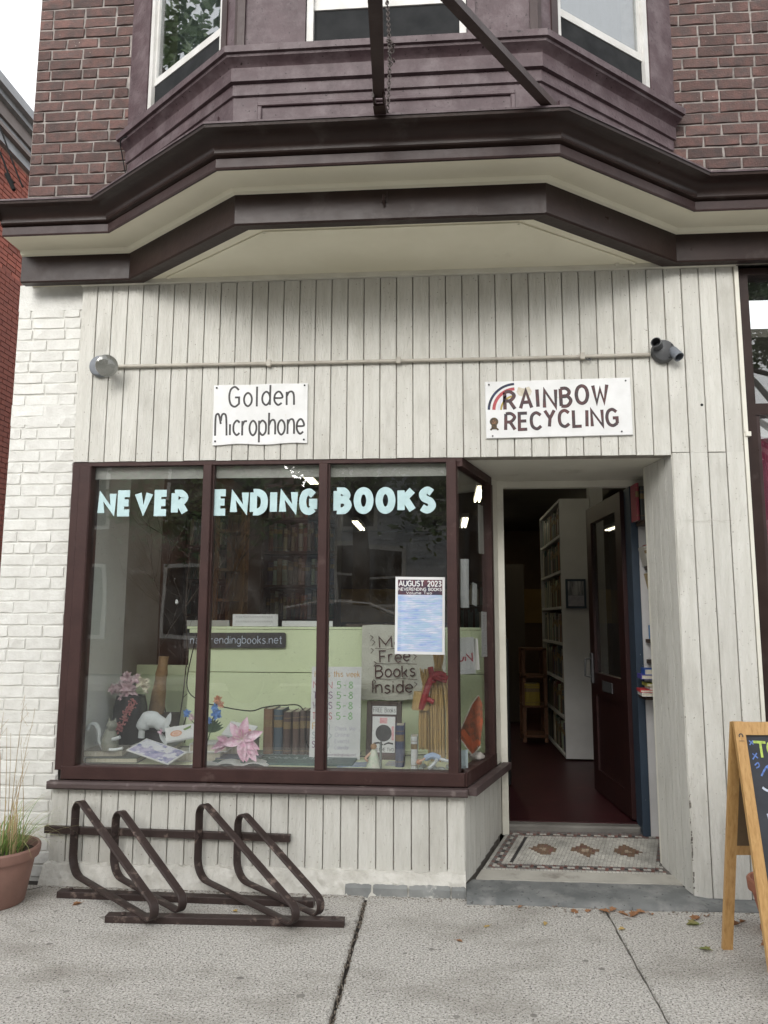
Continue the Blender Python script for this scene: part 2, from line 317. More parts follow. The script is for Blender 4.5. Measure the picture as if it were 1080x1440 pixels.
# ------------------------------------------------------------ stroke lettering (x to 4, y to 6, baseline 0)
O_ = [(2, 6), (.6, 5.2), (0, 3), (.6, .8), (2, 0), (3.4, .8), (4, 3), (3.4, 5.2), (2, 6)]
o_ = [(1.5, 4), (.4, 3.3), (0, 2), (.4, .7), (1.5, 0), (2.6, .7), (3, 2), (2.6, 3.3), (1.5, 4)]
G = {  # char: (width, [strokes]); strokes starting with 's' are smoothed
 'N': (4, [[(0, 0), (0, 6), (4, 0), (4, 6)]]), 'E': (3.0, [[(3.0, 6), (0, 6), (0, 0), (3.0, 0)], [(0, 3.1), (2.7, 3.1)]]),
 'V': (4, [[(0, 6), (2, 0), (4, 6)]]), 'R': (3.6, [[(0, 0), (0, 6)], 's', [(0, 6), (2, 6), (3.4, 4.6), (2, 3), (0, 3)], [(1.6, 3), (3.6, 0)]]),
 'D': (3.8, [[(0, 0), (0, 6)], 's', [(0, 6), (1.6, 6), (3.3, 5), (3.8, 3), (3.3, 1), (1.6, 0), (0, 0)]]), 'I': (.6, [[(.3, 0), (.3, 6)]]),
 'G': (4, ['s', [(3.7, 5), (2.2, 6), (.6, 5.2), (0, 3), (.6, .8), (2.2, 0), (3.8, .9)], [(3.8, .7), (3.8, 2.8), (2.2, 2.8)]]),
 'B': (3.5, [[(0, 0), (0, 6)], 's', [(0, 6), (2, 6), (3.1, 4.7), (2, 3.3), (0, 3.3)], 's', [(0, 3.3), (2.2, 3.3), (3.5, 1.7), (2.2, 0), (0, 0)]]),
 'O': (4, ['s', O_]), 'K': (3.6, [[(0, 0), (0, 6)], [(3.5, 6), (.2, 2.7)], [(1.2, 3.6), (3.6, 0)]]),
 'S': (3.3, ['s', [(3.1, 5.2), (1.7, 6), (.3, 5), (.7, 3.6), (2.6, 2.6), (3.2, 1.2), (1.7, 0), (0, .8)]]),
 'A': (4, [[(0, 0), (2, 6), (4, 0)], [(.8, 2), (3.2, 2)]]), 'W': (5, [[(0, 6), (1.2, 0), (2.5, 4.6), (3.8, 0), (5, 6)]]),
 'C': (3.7, ['s', [(3.7, 5), (2.1, 6), (.5, 5.1), (0, 3), (.5, .9), (2.1, 0), (3.7, 1)]]), 'Y': (3.6, [[(0, 6), (1.8, 3), (3.6, 6)], [(1.8, 3), (1.4, 0)]]),
 'L': (3, [[(0, 6), (0, 0), (3, 0)]]), 'M': (4.6, [[(0, 0), (0, 6), (2.3, 1.6), (4.6, 6), (4.6, 0)]]), 'T': (3.6, [[(0, 6), (3.6, 6)], [(1.8, 6), (1.8, 0)]]),
 'U': (3.8, ['s', [(0, 6), (0, 2), (.8, .3), (1.9, 0), (3, .3), (3.8, 2), (3.8, 6)]]), 'H': (3.8, [[(0, 0), (0, 6)], [(3.8, 0), (3.8, 6)], [(0, 3), (3.8, 3)]]),
 'F': (3.2, [[(3.2, 6), (0, 6), (0, 0)], [(0, 3.1), (2.6, 3.1)]]), 'P': (3.4, [[(0, 0), (0, 6)], 's', [(0, 6), (2, 6), (3.3, 4.6), (2, 3), (0, 3)]]),
 'X': (3.6, [[(0, 0), (3.6, 6)], [(0, 6), (3.6, 0)]]),
 'o': (3, ['s', o_]), 'l': (.5, [[(.2, 0), (.2, 6)]]), 'd': (3, ['s', o_, [(3, 6), (3, 0)]]), 'e': (3, ['s', [(0, 2.1), (3, 2.2), (2.5, 3.6), (1.4, 4), (.2, 3), (.1, 1.2), (1.4, 0), (2.8, .6)]]),
 'n': (2.8, [[(0, 0), (0, 4)], 's', [(0, 2.6), (.8, 3.8), (2, 4), (2.7, 3), (2.8, 0)]]), 'i': (.5, [[(.2, 0), (.2, 4)], [(.2, 5.1), (.2, 5.5)]]),
 'c': (2.7, ['s', [(2.7, 3.4), (1.5, 4), (.3, 3.2), (0, 2), (.3, .8), (1.5, 0), (2.7, .6)]]), 'r': (2, [[(0, 0), (0, 4)], 's', [(0, 2.6), (.8, 3.8), (2, 3.9)]]),
 'p': (3, [[(0, -2), (0, 4)], 's', [(0, 3), (1.4, 4), (2.8, 3.2), (3, 2), (2.7, .7), (1.4, 0), (0, 1)]]), 'h': (2.8, [[(0, 0), (0, 6)], 's', [(0, 2.4), (.8, 3.7), (2, 4), (2.7, 3), (2.8, 0)]]),
 't': (2, [[(1, 5.6), (1, 0), (2, 0)], [(0, 4), (2, 4)]]), 's': (2.4, ['s', [(2.3, 3.5), (1.2, 4), (.2, 3.2), (.8, 2.3), (2, 1.7), (2.3, .8), (1.1, 0), (0, .5)]]),
 'w': (3.8, [[(0, 4), (1, 0), (1.9, 3.2), (2.8, 0), (3.8, 4)]]), 'k': (2.6, [[(0, 0), (0, 6)], [(2.4, 4), (.1, 1.7)], [(.9, 2.4), (2.6, 0)]]),
 'g': (3, ['s', o_, 's', [(3, 4), (3, -.8), (2, -2), (.4, -1.6)]]), 'v': (2.8, [[(0, 4), (1.4, 0), (2.8, 4)]]), 'a': (3, ['s', o_, [(3, 4), (3, 0)]]),
 'u': (2.8, ['s', [(0, 4), (0, 1.2), (.8, 0), (2, .2), (2.8, 1.4)], [(2.8, 4), (2.8, 0)]]), 'b': (3, [[(0, 6), (0, 0)], 's', [(0, 1), (1.4, 0), (2.8, .8), (3, 2), (2.7, 3.3), (1.4, 4), (0, 3)]]),
 'm': (4.4, [[(0, 0), (0, 4)], 's', [(0, 2.6), (1, 4), (2, 3.3), (2.2, 0)], 's', [(2.2, 2.6), (3.2, 4), (4.2, 3.3), (4.4, 0)]]), 'f': (2, ['s', [(2.2, 5.6), (1.2, 6), (.8, 5), (.8, 0)], [(0, 3.8), (2, 3.8)]]),
 'y': (2.8, [[(0, 4), (1.5, .2)], [(2.8, 4), (.8, -2)]]),
 '5': (3, [[(2.8, 6), (.4, 6), (.2, 3.4)], 's', [(.2, 3.4), (1.6, 3.8), (3, 2.2), (1.8, 0), (0, .6)]]), '8': (3, ['s', [(1.5, 6), (.3, 4.8), (1.5, 3.2), (3, 1.5), (1.5, 0), (0, 1.5), (1.5, 3.2), (2.7, 4.8), (1.5, 6)]]),
 '-': (2, [[(0, 2.8), (2, 2.8)]]), '.': (.5, [[(.2, 0), (.2, .5)]]), '2': (3, ['s', [(.1, 4.8), (1.2, 6), (2.8, 4.8), (2, 2.8), (0, 0)], [(0, 0), (3, 0)]]),
 '0': (3, ['s', [(1.5, 6), (.2, 4.6), (0, 3), (.2, 1.4), (1.5, 0), (2.8, 1.4), (3, 3), (2.8, 4.6), (1.5, 6)]]), '3': (3, ['s', [(.2, 5.2), (1.5, 6), (2.7, 4.8), (1.2, 3.3), (2.9, 1.7), (1.5, 0), (0, .8)]]),
 '}': (2, ['s', [(0, 6), (1, 5.4), (.9, 3.8), (1.9, 3), (.9, 2.2), (1, .6), (0, 0)]]), ' ': (2, []),
}
G['Q'] = (5, ['s', [(0, 0), (.1, 5), (.8, 6), (1.6, 5.6), (2.4, 3.2)], 's', [(2.4, 4), (2.8, 5.6), (3.8, 6), (4.7, 5), (5, 0)]])   # rounded hand-painted capital M
G['j'] = (.6, [[(.3, 0), (.3, 3)]])       # short dotless i of the hand lettering
def glyph(ch):
    w_, st = G[ch]; out = []; sm = False
    for s_ in st:
        if s_ == 's': sm = True; continue
        out.append(smoothline(s_, 5) if sm else list(s_)); sm = False
    return w_, out
def layout(text, gap=1.2, jit=0, seed=1):
    r_ = random.Random(seed); x = 0; out = []
    for ch in text:
        w_, st = glyph(ch); dy = r_.uniform(-jit, jit); sk = r_.uniform(-jit, jit) * .12
        out.append([[(x + px + sk * py, py + dy) for px, py in s_] for s_ in st]); x += w_ + gap
    return out, x - gap
def ribbon(mb, pts, wd, f, lift=0, mi=0):
    """flat stroke; f maps (x, z, lift) to 3-D"""
    P = [Vector(p) for p in pts]; P2 = [P[0]]
    for q in P[1:]:
        if (q - P2[-1]).length > 1e-5: P2.append(q)
    P = P2
    if len(P) < 2: return
    closed = (P[0] - P[-1]).length < 1e-4; L = []; n = len(P)
    for i in range(n):
        if closed and i in (0, n - 1): a = P[1] - P[0]; b = P[-1] - P[-2]
        elif i == 0: a = b = P[1] - P[0]
        elif i == n - 1: a = b = P[-1] - P[-2]
        else: a = P[i + 1] - P[i]; b = P[i] - P[i - 1]
        a = a.normalized(); b = b.normalized(); na = Vector((-a.y, a.x)); nb = Vector((-b.y, b.x)); m_ = na + nb
        if m_.length < .2: m_ = na
        m_.normalize(); k = 1 / max(.45, m_.dot(na)); L.append(m_ * k * wd / 2)
    vs = []
    for p, o in zip(P, L): vs += [f(p.x + o.x, p.y + o.y, lift), f(p.x - o.x, p.y - o.y, lift)]
    mb.add(vs, [(2 * i, 2 * i + 1, 2 * i + 3, 2 * i + 2) for i in range(n - 1)], mi)
def fplane(y): return lambda x, z, l: (x, y - l, z)
def write(text, x0, x1, z0, h, wd, m, parent, y=0, name='lettering', gap=1.2, jit=0, seed=1, per_letter=False, f=None, extra=None, slope=0):
    lay, tw = layout(text, gap, jit, seed); sx = (x1 - x0) / tw; sz = h / 6; f = f or fplane(y); mb = MB(); objs = []
    for k, st in enumerate(lay):
        if per_letter: mb = MB()
        for j, s_ in enumerate(st):
            pts = [(x0 + px * sx, z0 + pz * sz + slope * px * sx) for px, pz in s_]
            ribbon(mb, pts, wd, f, .0006 + .0002 * j + .0001 * (k % 2))
        if per_letter and st: objs.append(mb.build('letter', m, parent))
    for o in (objs if per_letter else []):
        for v in o.data.vertices: v.co.z = min(max(v.co.z, z0 - wd / 2), z0 + h + wd / 2)
    if not per_letter: objs.append(mb.build(name, m, parent))
    return objs

FZ = lambda y: .020 + .09 * max(0, y)
def mlx(y): return .102 + y * .318     # left edge of the porch floor at depth y
# ============================================================ THE SHOP BUILDING
shop = thing('shop_building', 'corner bookshop with cream board shopfront, purple brown bay and brick upper wall', 'building')

def part(mb, name, m, parent=shop, smooth=False): return mb.build(name, m, parent, smooth)
# --- brick walls
def unit_brick(seed, c=.004, jit=.0015):
    r_ = random.Random(seed); mb = MB(); j = lambda: r_.uniform(-jit, jit)
    vs = [(-.1, c, -.0285), (.1, c, -.0285), (.1, c, .0285), (-.1, c, .0285), (-.1, .06, -.0285), (.1, .06, -.0285), (.1, .06, .0285), (-.1, .06, .0285),
          (-.1 + c, 0, -.0285 + c), (.1 - c, 0, -.0285 + c), (.1 - c, 0, .0285 - c), (-.1 + c, 0, .0285 - c), (j() * 8, -.001 + j(), -.0285 + c * .7), (j() * 8, -.001 + j(), .0285 - c * .7)]
    vs = [(x + j() * 1.2, y + (j() if y < .05 else 0), z + j()) for x, y, z in vs]
    fs = [(8, 12, 13, 11), (12, 9, 10, 13), (0, 1, 9, 12, 8), (1, 2, 10, 9), (2, 3, 11, 13, 10), (3, 0, 8, 11), (0, 4, 5, 1), (1, 5, 6, 2), (2, 6, 7, 3), (3, 7, 4, 0)]
    return mb.add(vs, fs)
def brick_set(m, c, jit):
    out = []
    for k in range(6):
        o = unit_brick(40 + k, c, jit).build('brick', m); C.objects.unlink(o); out.append(o.data); bpy.data.objects.remove(o)
    return out
def lay(parent, meshes, u0, u1, z0, z1, place, course=.068, seed=3, bl=.208, joint=.011, header=.15, proud=.002, cap=300):
    r_ = random.Random(seed); row = 0; z = z0; n = 0
    while z < z1 - .02:
        h = min(course, z1 - z); u = u0 - (0 if row % 2 == 0 else bl * .5) - r_.uniform(0, .03)
        while u < u1 - .02:
            L = bl if r_.random() > header else bl * .48
            a = max(u, u0); b = min(u + L, u1)
            if b - a > .03:
                me = r_.choice(meshes); o = bpy.data.objects.new('brick', me); C.objects.link(o); o.parent = parent
                loc, rz = place((a + b) / 2, z + course / 2, r_.uniform(-proud, proud)); o.location = loc; o.rotation_euler = (R(r_.uniform(-.4, .4)), R(r_.uniform(-.6, .6)), rz)
                o.scale = ((b - a - joint) / .2, 1, (course - joint) / .057); n += 1
            u += L
        z += course; row += 1
    return n
wb = brick_set(M['white_brick'], .005, .0022)
pier = part(MB().box(-2.565, -2.147, .0455, .45, -.02, 3.41), 'painted_brick_pier', M['white_mortar'])
lay(pier, wb, -2.566, -2.150, .0, 3.24, lambda u, z, p: ((u, .040 + p * .6, z), 0), seed=5, joint=.0065, header=.22)
MB().box(-2.567, -2.149, .0400, .07, 3.245, 3.412, c=.003).build('plaster_band', M['white_brick'], pier)
MB().box(-2.567, -2.149, .0405, .07, 2.535, 2.66, c=.003).build('plaster_band', M['white_brick'], pier)
rb = brick_set(M['red_brick'], .003, .0026)
ubl = part(MB().box(-2.56, -1.90, .0405, .6, 3.42, 5.7), 'upper_brick_wall', M['mortar'])
lay(ubl, rb, -2.562, -1.93, 3.70, 5.68, lambda u, z, p: ((u, .034 + p, z), 0), seed=9, course=.0715, joint=.0125)
ubr = part(MB().box(1.30, 4.20, .0405, .6, 3.42, 5.7), 'upper_brick_wall', M['mortar'])
lay(ubr, rb, 1.33, 3.30, 3.70, 5.36, lambda u, z, p: ((u, .034 + p, z), 0), seed=12, course=.0715, joint=.0115)
# side return of the left corner
part(MB().box(-2.56, -2.50, .6, 6.0, 0, 5.7), 'side_wall', M['red_brick'])

# --- board siding
PW = .0955
def planks(parent, x0, x1, z0, z1, y=0, edge=None, seed=1, th=.016):
    """vertical boards with open grooves, each an object"""
    r_ = random.Random(seed); mesh = {}; x = x0
    n = max(1, round((x1 - x0) / PW)); wdt = (x1 - x0) / n; g = .0052
    key = MB()
    c = .0022
    prof = [(g / 2, th), (g / 2, c), (g / 2 + c, 0), (wdt / 2, -.0004), (wdt - g / 2 - c, 0), (wdt - g / 2, c), (wdt - g / 2, th)]
    key.loft([[(a, b, 0) for a, b in prof], [(a, b, z1 - z0) for a, b in prof]], True)
    o0 = key.build('plank', M['board'], parent)
    for i in range(n):
        o = o0 if i == 0 else copy(o0, parent)
        o.location = (x0 + i * wdt, y + r_.uniform(-.0008, .0008), z0 + r_.uniform(-.002, .002))
    return o0
# fascia above the window and door
up_fas = part(MB().box(-2.15, 1.245, .014, .10, 2.302, 3.37).box(1.245, 1.640, .014, .10, 0.03, 3.37), 'board_siding', M['back_board'])
planks(up_fas, -2.150, 1.246, 2.300, 3.372, seed=1)
planks(up_fas, 1.2475, 1.632, 2.312, 3.372, seed=2)
planks(up_fas, 1.2475, 1.632, .012, 2.309, seed=3)
low = part(MB().box(-2.150, .098, .014, .10, .09, .49), 'board_siding', M['back_board'])
planks(low, -2.150, .100, .098, .486, y=-.002, seed=4)
# top trims of the siding
part(MB().box(-2.155, 1.645, -.022, .012, 3.374, 3.418), 'top_trim', M['cream_trim'])
part(MB().box(1.633, 1.655, -.010, .10, 2.42, 3.372).box(1.633, 1.652, -.004, .10, .01, 2.42), 'corner_trim', M['cream_trim'])
part(MB().box(1.640, 1.668, -.014, .02, 2.395, 2.42), 'corner_trim', M['cream_trim'])

# foundation strip
r_ = random.Random(4); mb = MB(); n = 70
top = []; rows = [[], [], [], [], []]
for i in range(n + 1):
    x = -2.16 + i * (2.26 / n); a = -.016 + r_.uniform(-.005, .005)
    rows[0].append((x, .02, .104 + r_.uniform(-.006, .008))); rows[1].append((x, a - .012, .096 + r_.uniform(-.008, .006)))
    rows[2].append((x, a - .03 + r_.uniform(-.008, .008), .06 + r_.uniform(-.008, .008))); rows[3].append((x, a - .045 + r_.uniform(-.012, .01), .03)); rows[4].append((x, a - .07, -.02))
mb.loft(rows); part(mb, 'foundation', M['foundation'])
for a, b in ((-.52, -.385), (-.375, -.20), (-.19, .02), (.026, .098)):
    mb = MB(); nn = 8; rws = []
    for i in range(nn + 1):
        x = a + (b - a) * i / nn; e_ = .003 if i in (0, nn) else 0
        rws.append([(x, -.03, .050 + r_.uniform(-.002, .002) - e_), (x, -.066 + r_.uniform(-.002, .002) + e_, .047 - e_ + r_.uniform(-.002, .002)), (x, -.078 + r_.uniform(-.003, .003) + e_, .036), (x, -.082 + e_ + r_.uniform(-.003, .003), -.02)])
    mb.loft(rws); mb.build('foundation_stone', M['bluestone_pale'], shop, smooth=35)

# --- display window
win = part(MB().box(-2.147, .10, .005, .06, 2.276, 2.298), 'display_window', M['brown_win'])
def wp(mb, name, m=M['brown_win'], smooth=False): return mb.build(name, m, win, smooth)
wp(MB().box(-2.146, -2.100, .000, .10, .575, 2.276, c=.003).box(-2.100, -2.028, -.012, .10, .575, 2.277, c=.006), 'window_frame')
for x0, x1 in ((-1.368, -1.318), (-.700, -.650)):
    wp(MB().box(x0, x1, -.010, .07, .60, 2.276, c=.004).box(x1, x1 + .010, .012, .06, .60, 2.276), 'mullion')
# corner post follows the bend towards the door
wp(MB().prism([(.016, -.012), (.068, -.012), (.072, .0), (.084, .035), (.060, .06), (.016, .06)], .565, 2.285), 'mullion')
      # side window line
sdv = Vector((.252, .80, 0)).normalized(); snv = Vector((sdv.y, -sdv.x, 0))   # outward normal to the doorway
def along(t, off): p = Vector((.100, 0, 0)) + sdv * t + snv * off; return (p.x, p.y)
def side_box(mb, t0, t1, o0, o1, z0, z1): return mb.prism([along(t0, o1), along(t0, o0), along(t1, o0), along(t1, o1)][::-1], z0, z1)
wp(MB().box(-2.104, .10, -.014, .08, .528, .600, c=.005), 'bottom_rail')
mb = MB(); side_box(mb, .004, .672, -.06, .012, .528, .600); side_box(mb, .004, .672, -.05, .004, 2.250, 2.30); side_box(mb, .626, .672, -.05, .010, .600, 2.25)
wp(mb, 'side_frame')
mb = MB(); side_box(mb, .674, .815, -.05, .004, .526, 2.303); part(mb, 'door_post', M['cream_trim'])
mb = MB(); mb.box(-2.160, .115, -.060, -.003, .484, .524, c=.010); wp(mb, 'window_sill', M['sill'])
mb = MB(); side_box(mb, .012, .83, .013, .062, .484, .524); wp(mb, 'window_sill', M['sill'])
for a, b in ((-2.028, -1.368), (-1.308, -.700), (-.640, .014)):
    MB().box(a - .004, b + .004, .030, .036, .598, 2.278).build('glass_pane', M['glass'], win)
mb = MB(); side_box(mb, -.01, .63, -.028, -.022, .598, 2.252); mb.build('glass_pane', M['glass'], win)
# inner blind header seen through the glass
MB().box(-2.03, .03, .050, .056, 2.205, 2.276).build('header_strip', M['display_gray'], win)
# letters on the glass
def biglet(text, x0, x1, z0, h):
    write(text, x0, x1, z0, h, .041, M['letter'], win, y=.0285, gap=2.9, per_letter=True, seed=5, jit=0)
biglet('NEVER', -1.975, -1.478, 2.004, .112)
biglet('ENDING', -1.292, -.730, 2.004, .112)
biglet('BOOKS', -.600, -.062, 2.008, .112)

# bulkhead side under the side window
bulk = MB(); side_box(bulk, 0.0, .82, -.10, -.016, .0, .49); bulk = part(bulk, 'door_side_siding', M['back_board'])
mb = MB(); prof_n = 8
for k in range(8):
    mb = MB(); t0 = .003 + k * .101; side_box(mb, t0 + .002, t0 + .099, -.016, .0, .050 if k < 1 else FZ(t0) + .02, .486); mb.build('plank', M['board'], bulk)

# nail heads, paint chips and scuffs on the boards
r_ = random.Random(77); mb = MB()
for i in range(40):
    for z in (2.345, 2.83, 3.33):
        x = -2.150 + (i + .5) * PW + r_.uniform(-.02, .02); zz = z + r_.uniform(-.008, .008)
        if r_.random() < .7: mb.lathe([(0, -.0012), (.0028, -.0011), (.0028, -.0003)], 6, o=(x, 0, zz), axis='y')
for i in range(23):
    for z in (.14, .45):
        if r_.random() < .7: mb.lathe([(0, -.0032), (.0028, -.0031), (.0028, -.002)], 6, o=(-2.150 + (i + .5) * PW + r_.uniform(-.02, .02), 0, z + r_.uniform(-.008, .008)), axis='y')
mb.build('nail_heads', mat('rusty_nail', (.22, .17, .12), (.34, .30, .25), 60), up_fas, kind='stuff')
mb = MB()
for k in range(30):
    z = abs(r_.gauss(0, .28)) + .05; s_ = r_.uniform(.0015, .0055); mb.box(1.2472 + r_.uniform(0, .004), 1.2478 + s_ + r_.uniform(0, .004), -.0012, .001, z, z + s_ * r_.uniform(1, 5))
for k in range(16):
    x = r_.uniform(1.26, 1.62); z = r_.uniform(.05, 2.2); s_ = r_.uniform(.001, .003); mb.box(x, x + s_, -.0013, .001, z, z + s_ * r_.uniform(.6, 3))
mb.build('paint_chips', mat('bare_wood_chip', (.09, .08, .07), (.2, .18, .15), 80), up_fas, kind='stuff')
mb = MB()
for k in range(26):
    x0 = 1.28 + .24 * r_.random(); z0 = 1.93 + r_.uniform(-.006, .008); ribbon(mb, [(x0, z0), (x0 + r_.uniform(.01, .04), z0 + r_.uniform(-.003, .003))], r_.uniform(.001, .003), fplane(-.0004), .0004 + k * .00002)
for k in range(22):
    x0 = 1.255 + .05 * r_.random() ** 2; z0 = r_.uniform(.30, .75); ribbon(mb, [(x0, z0), (x0 + r_.uniform(-.006, .012), z0 - r_.uniform(.01, .03))], r_.uniform(.0015, .004), fplane(-.0004), .0004 + k * .00002)
mb.build('scuff_marks', mat('gray_scuff', (.40, .385, .345), (.50, .485, .43), 90), up_fas, kind='stuff')

# --- doorway recess
part(MB().prism([(.10, .016), (1.245, .016), (1.56, .40), (1.56, .84), (.36, .84)], 2.305, 2.36), 'recess_ceiling', M['cream_trim'])
part(MB().prism([(.348, .772), (.388, .772), (.388, .86), (.33, .86)], .09, 2.304).box(.388, 1.30, .80, .86, 2.262, 2.304), 'door_frame', M['cream_trim'])
# right reveal boards, splayed slightly inwards
FZ = lambda y: .020 + .09 * max(0, y)          # the porch floor slopes gently up to the door
RA = Vector((1.2460, .004, 0)); RB = Vector((1.192, .372, 0)); rd_ = (RB - RA).normalized()
rn_ = Vector((rd_.y, -rd_.x, 0))
def rbox(mb, t0, t1, o0, o1, z0, z1):
    q = [RA + rd_ * t0 + rn_ * o0, RA + rd_ * t1 + rn_ * o0, RA + rd_ * t1 + rn_ * o1, RA + rd_ * t0 + rn_ * o1]; return mb.prism([(p.x, p.y) for p in q], z0, z1)
mb = MB(); rbox(mb, .02, .368, .014, .07, .06, 2.304); rv = part(mb, 'reveal_siding', M['back_board'])
for k in range(4):
    mb = MB(); t0 = k * .0925; rbox(mb, t0 + .003, t0 + .0895, 0, .014, FZ(t0) + .006, 2.303); mb.build('plank', M['board'], rv)
mb = MB(); rbox(mb, .3705, .392, .001, .075, .062, 2.303); part(mb, 'reveal_edge', M['cream_trim'])
# niche behind the reveal with book shelves, and the blue jamb
part(MB().box(1.247, 1.56, .80, .86, .08, 2.262).box(1.54, 1.56, .40, .80, .05, 2.3).box(1.262, 1.56, .38, .40, .05, 2.3), 'niche_wall', M['int_white'])
part(MB().box(1.200, 1.246, .795, .95, .09, 2.262), 'door_jamb', M['blue_frame'])
# --- entrance stone and mosaic
mb = MB(); r_ = random.Random(8); nn = 40; A = []
fr = []
for i in range(nn + 1):
    t = i / nn; x = .100 + t * 1.64; yf = -.160 + .010 * math.sin(t * 9) + r_.uniform(-.004, .004); tp_ = max(0, min(1, (x - 1.20) / .14)); sc_ = 1 - .72 * tp_; h_ = lambda v, q=.0015: (v + r_.uniform(-q, q)) * sc_
    fr.append([(x, .115 if x > .14 else .03, h_(.033)), (x, .03, h_(.031)), (x, yf + .085, h_(.030)), (x, yf + .045, h_(.026)), (x, yf + .022, h_(.020, .003)), (x, yf + .008, h_(.012, .003)), (x, yf + .001, .004), (x, yf - .002, -.02)])
mb.loft(fr); mb.add([fr[0][k] for k in range(8)] + [(.1, .03, -.02)], [tuple(range(9))])
part(mb, 'bluestone_step', M['bluestone'], smooth=35)
def mlx(y): return .118 + y * .318     # left edge of the porch floor at depth y
def slope_slab(x0a, x1a, ya, x0b, x1b, yb, name, m, dz=0):
    return part(MB().add([(x0a, ya, -.03), (x1a, ya, -.03), (x1b, yb, -.03), (x0b, yb, -.03), (x0a, ya, FZ(ya) + dz), (x1a, ya, FZ(ya) + dz), (x1b, yb, FZ(yb) + dz), (x0b, yb, FZ(yb) + dz)], [(0, 3, 2, 1), (4, 5, 6, 7), (0, 1, 5, 4), (1, 2, 6, 5), (2, 3, 7, 6), (3, 0, 4, 7)]), name, m)
slope_slab(mlx(.118), 1.229, .118, mlx(.240), 1.212, .240, 'marble_sill', M['marble'], .006)
mos = slope_slab(mlx(.241), 1.212, .241, mlx(.86), 1.53, .86, 'mosaic_floor', M['grout'], .0035)
def mosaic():
    me_v, me_f, cols = [], [], []; r_ = random.Random(2)
    W = (.50, .485, .435); B = (.05, .045, .045); RD = (.19, .085, .07); GY = (.17, .15, .14); BR = (.20, .125, .08); TN = (.36, .29, .21)
    s = .0205; y = .246; row = 0; NR = int((.842 - y) / s)
    while row < NR:
        xl = mlx(y) + .004; xr = 1.196 if y < .395 else 1.50; xe = 1.262 + (y - .40) * .30
        n = int((xr - xl) / s)
        for i in range(n):
            x = xl + i * s; dr = (xe - x) / s - 1 if y >= .395 else 99; d_ = int(round(min(row, NR - 1 - row, i, max(0, dr) if dr > -1 else 0)))
            if dr < -1: col = GY if (i + row) % 3 else W
            elif d_ == 0: col = W if d_ == 0 and row < NR - 2 else GY
            elif d_ in (1, 3): col = GY if (i + row) % 3 else RD
            elif d_ == 2: col = W if ((i if row < 4 or row > NR - 5 else row) // 2) % 2 else (B if i % 4 else RD)
            elif d_ == 4: col = W
            elif i == 6: col = B
            else:
                col = W
                for k, cx in enumerate((.571, .806, 1.046)):
                    q = abs(x + s / 2 - cx) / .088 + abs(y + s / 2 - .555) / .100
                    if q < 1: col = BR if q > .3 else TN
                    if .55 < q < .75 and r_.random() < .4: col = RD
                if abs(x - 1.17) < .011 and abs(y - .46) < .011: col = RD
            f = r_.uniform(.80, 1.06); col = tuple(c * f for c in col); g = .0016
            k0 = len(me_v); za, zb = FZ(y) + .0052, FZ(y + s) + .0052; ra = r_.uniform(-.0004, .0004)
            me_v += [(x + g, y + g, za + ra), (x + s - g, y + g, za + ra), (x + s - g, y + s - g, zb + ra), (x + g, y + s - g, zb + ra), (x + g * .4, y + g * .4, za - .0025), (x + s - g * .4, y + g * .4, za - .0025), (x + s - g * .4, y + s - g * .4, zb - .0025), (x + g * .4, y + s - g * .4, zb - .0025)]
            me_f += [(k0, k0 + 1, k0 + 2, k0 + 3)] + [(k0 + 4 + a, k0 + 4 + (a + 1) % 4, k0 + (a + 1) % 4, k0 + a) for a in range(4)]; cols += [col] * 5
        y += s; row += 1
    me = bpy.data.meshes.new('mosaic_tiles'); me.from_pydata(me_v, [], me_f); ca = me.color_attributes.new('tile', 'FLOAT_COLOR', 'CORNER'); k = 0
    for p, c in zip(me.polygons, cols):
        for _ in p.vertices: ca.data[k].color = (*c, 1); k += 1
    m = mat('mosaic_tile', (.5, .5, .5), None, rough=.45); n = m.node_tree.nodes; l = m.node_tree.links
    at = n.new('ShaderNodeVertexColor'); at.layer_name = 'tile'; g = n.new('ShaderNodeNewGeometry'); no = n.new('ShaderNodeTexNoise'); no.inputs['Scale'].default_value = 5; no.inputs['Detail'].default_value = 8
    mr = n.new('ShaderNodeMapRange'); mr.inputs['From Min'].default_value = .35; mr.inputs['From Max'].default_value = .7; mr.inputs['To Min'].default_value = 1.05; mr.inputs['To Max'].default_value = .55
    hv = n.new('ShaderNodeHueSaturation'); l.new(g.outputs['Position'], no.inputs['Vector']); l.new(no.outputs[0], mr.inputs[0]); l.new(mr.outputs[0], hv.inputs['Value']); l.new(at.outputs[0], hv.inputs['Color'])
    l.new(hv.outputs[0], n['Principled BSDF'].inputs['Base Color']); me.materials.append(m)
    o = bpy.data.objects.new('mosaic_tiles', me); C.objects.link(o); o.parent = mos; o['kind'] = 'stuff'
mosaic()
part(MB().box(.386, 1.20, .845, .94, .07, .135, c=.010), 'door_threshold', mat('worn_wood_threshold', (.20, .19, .17), (.12, .11, .10), 14, .7, .4, 50, (.3, 1, 1)))

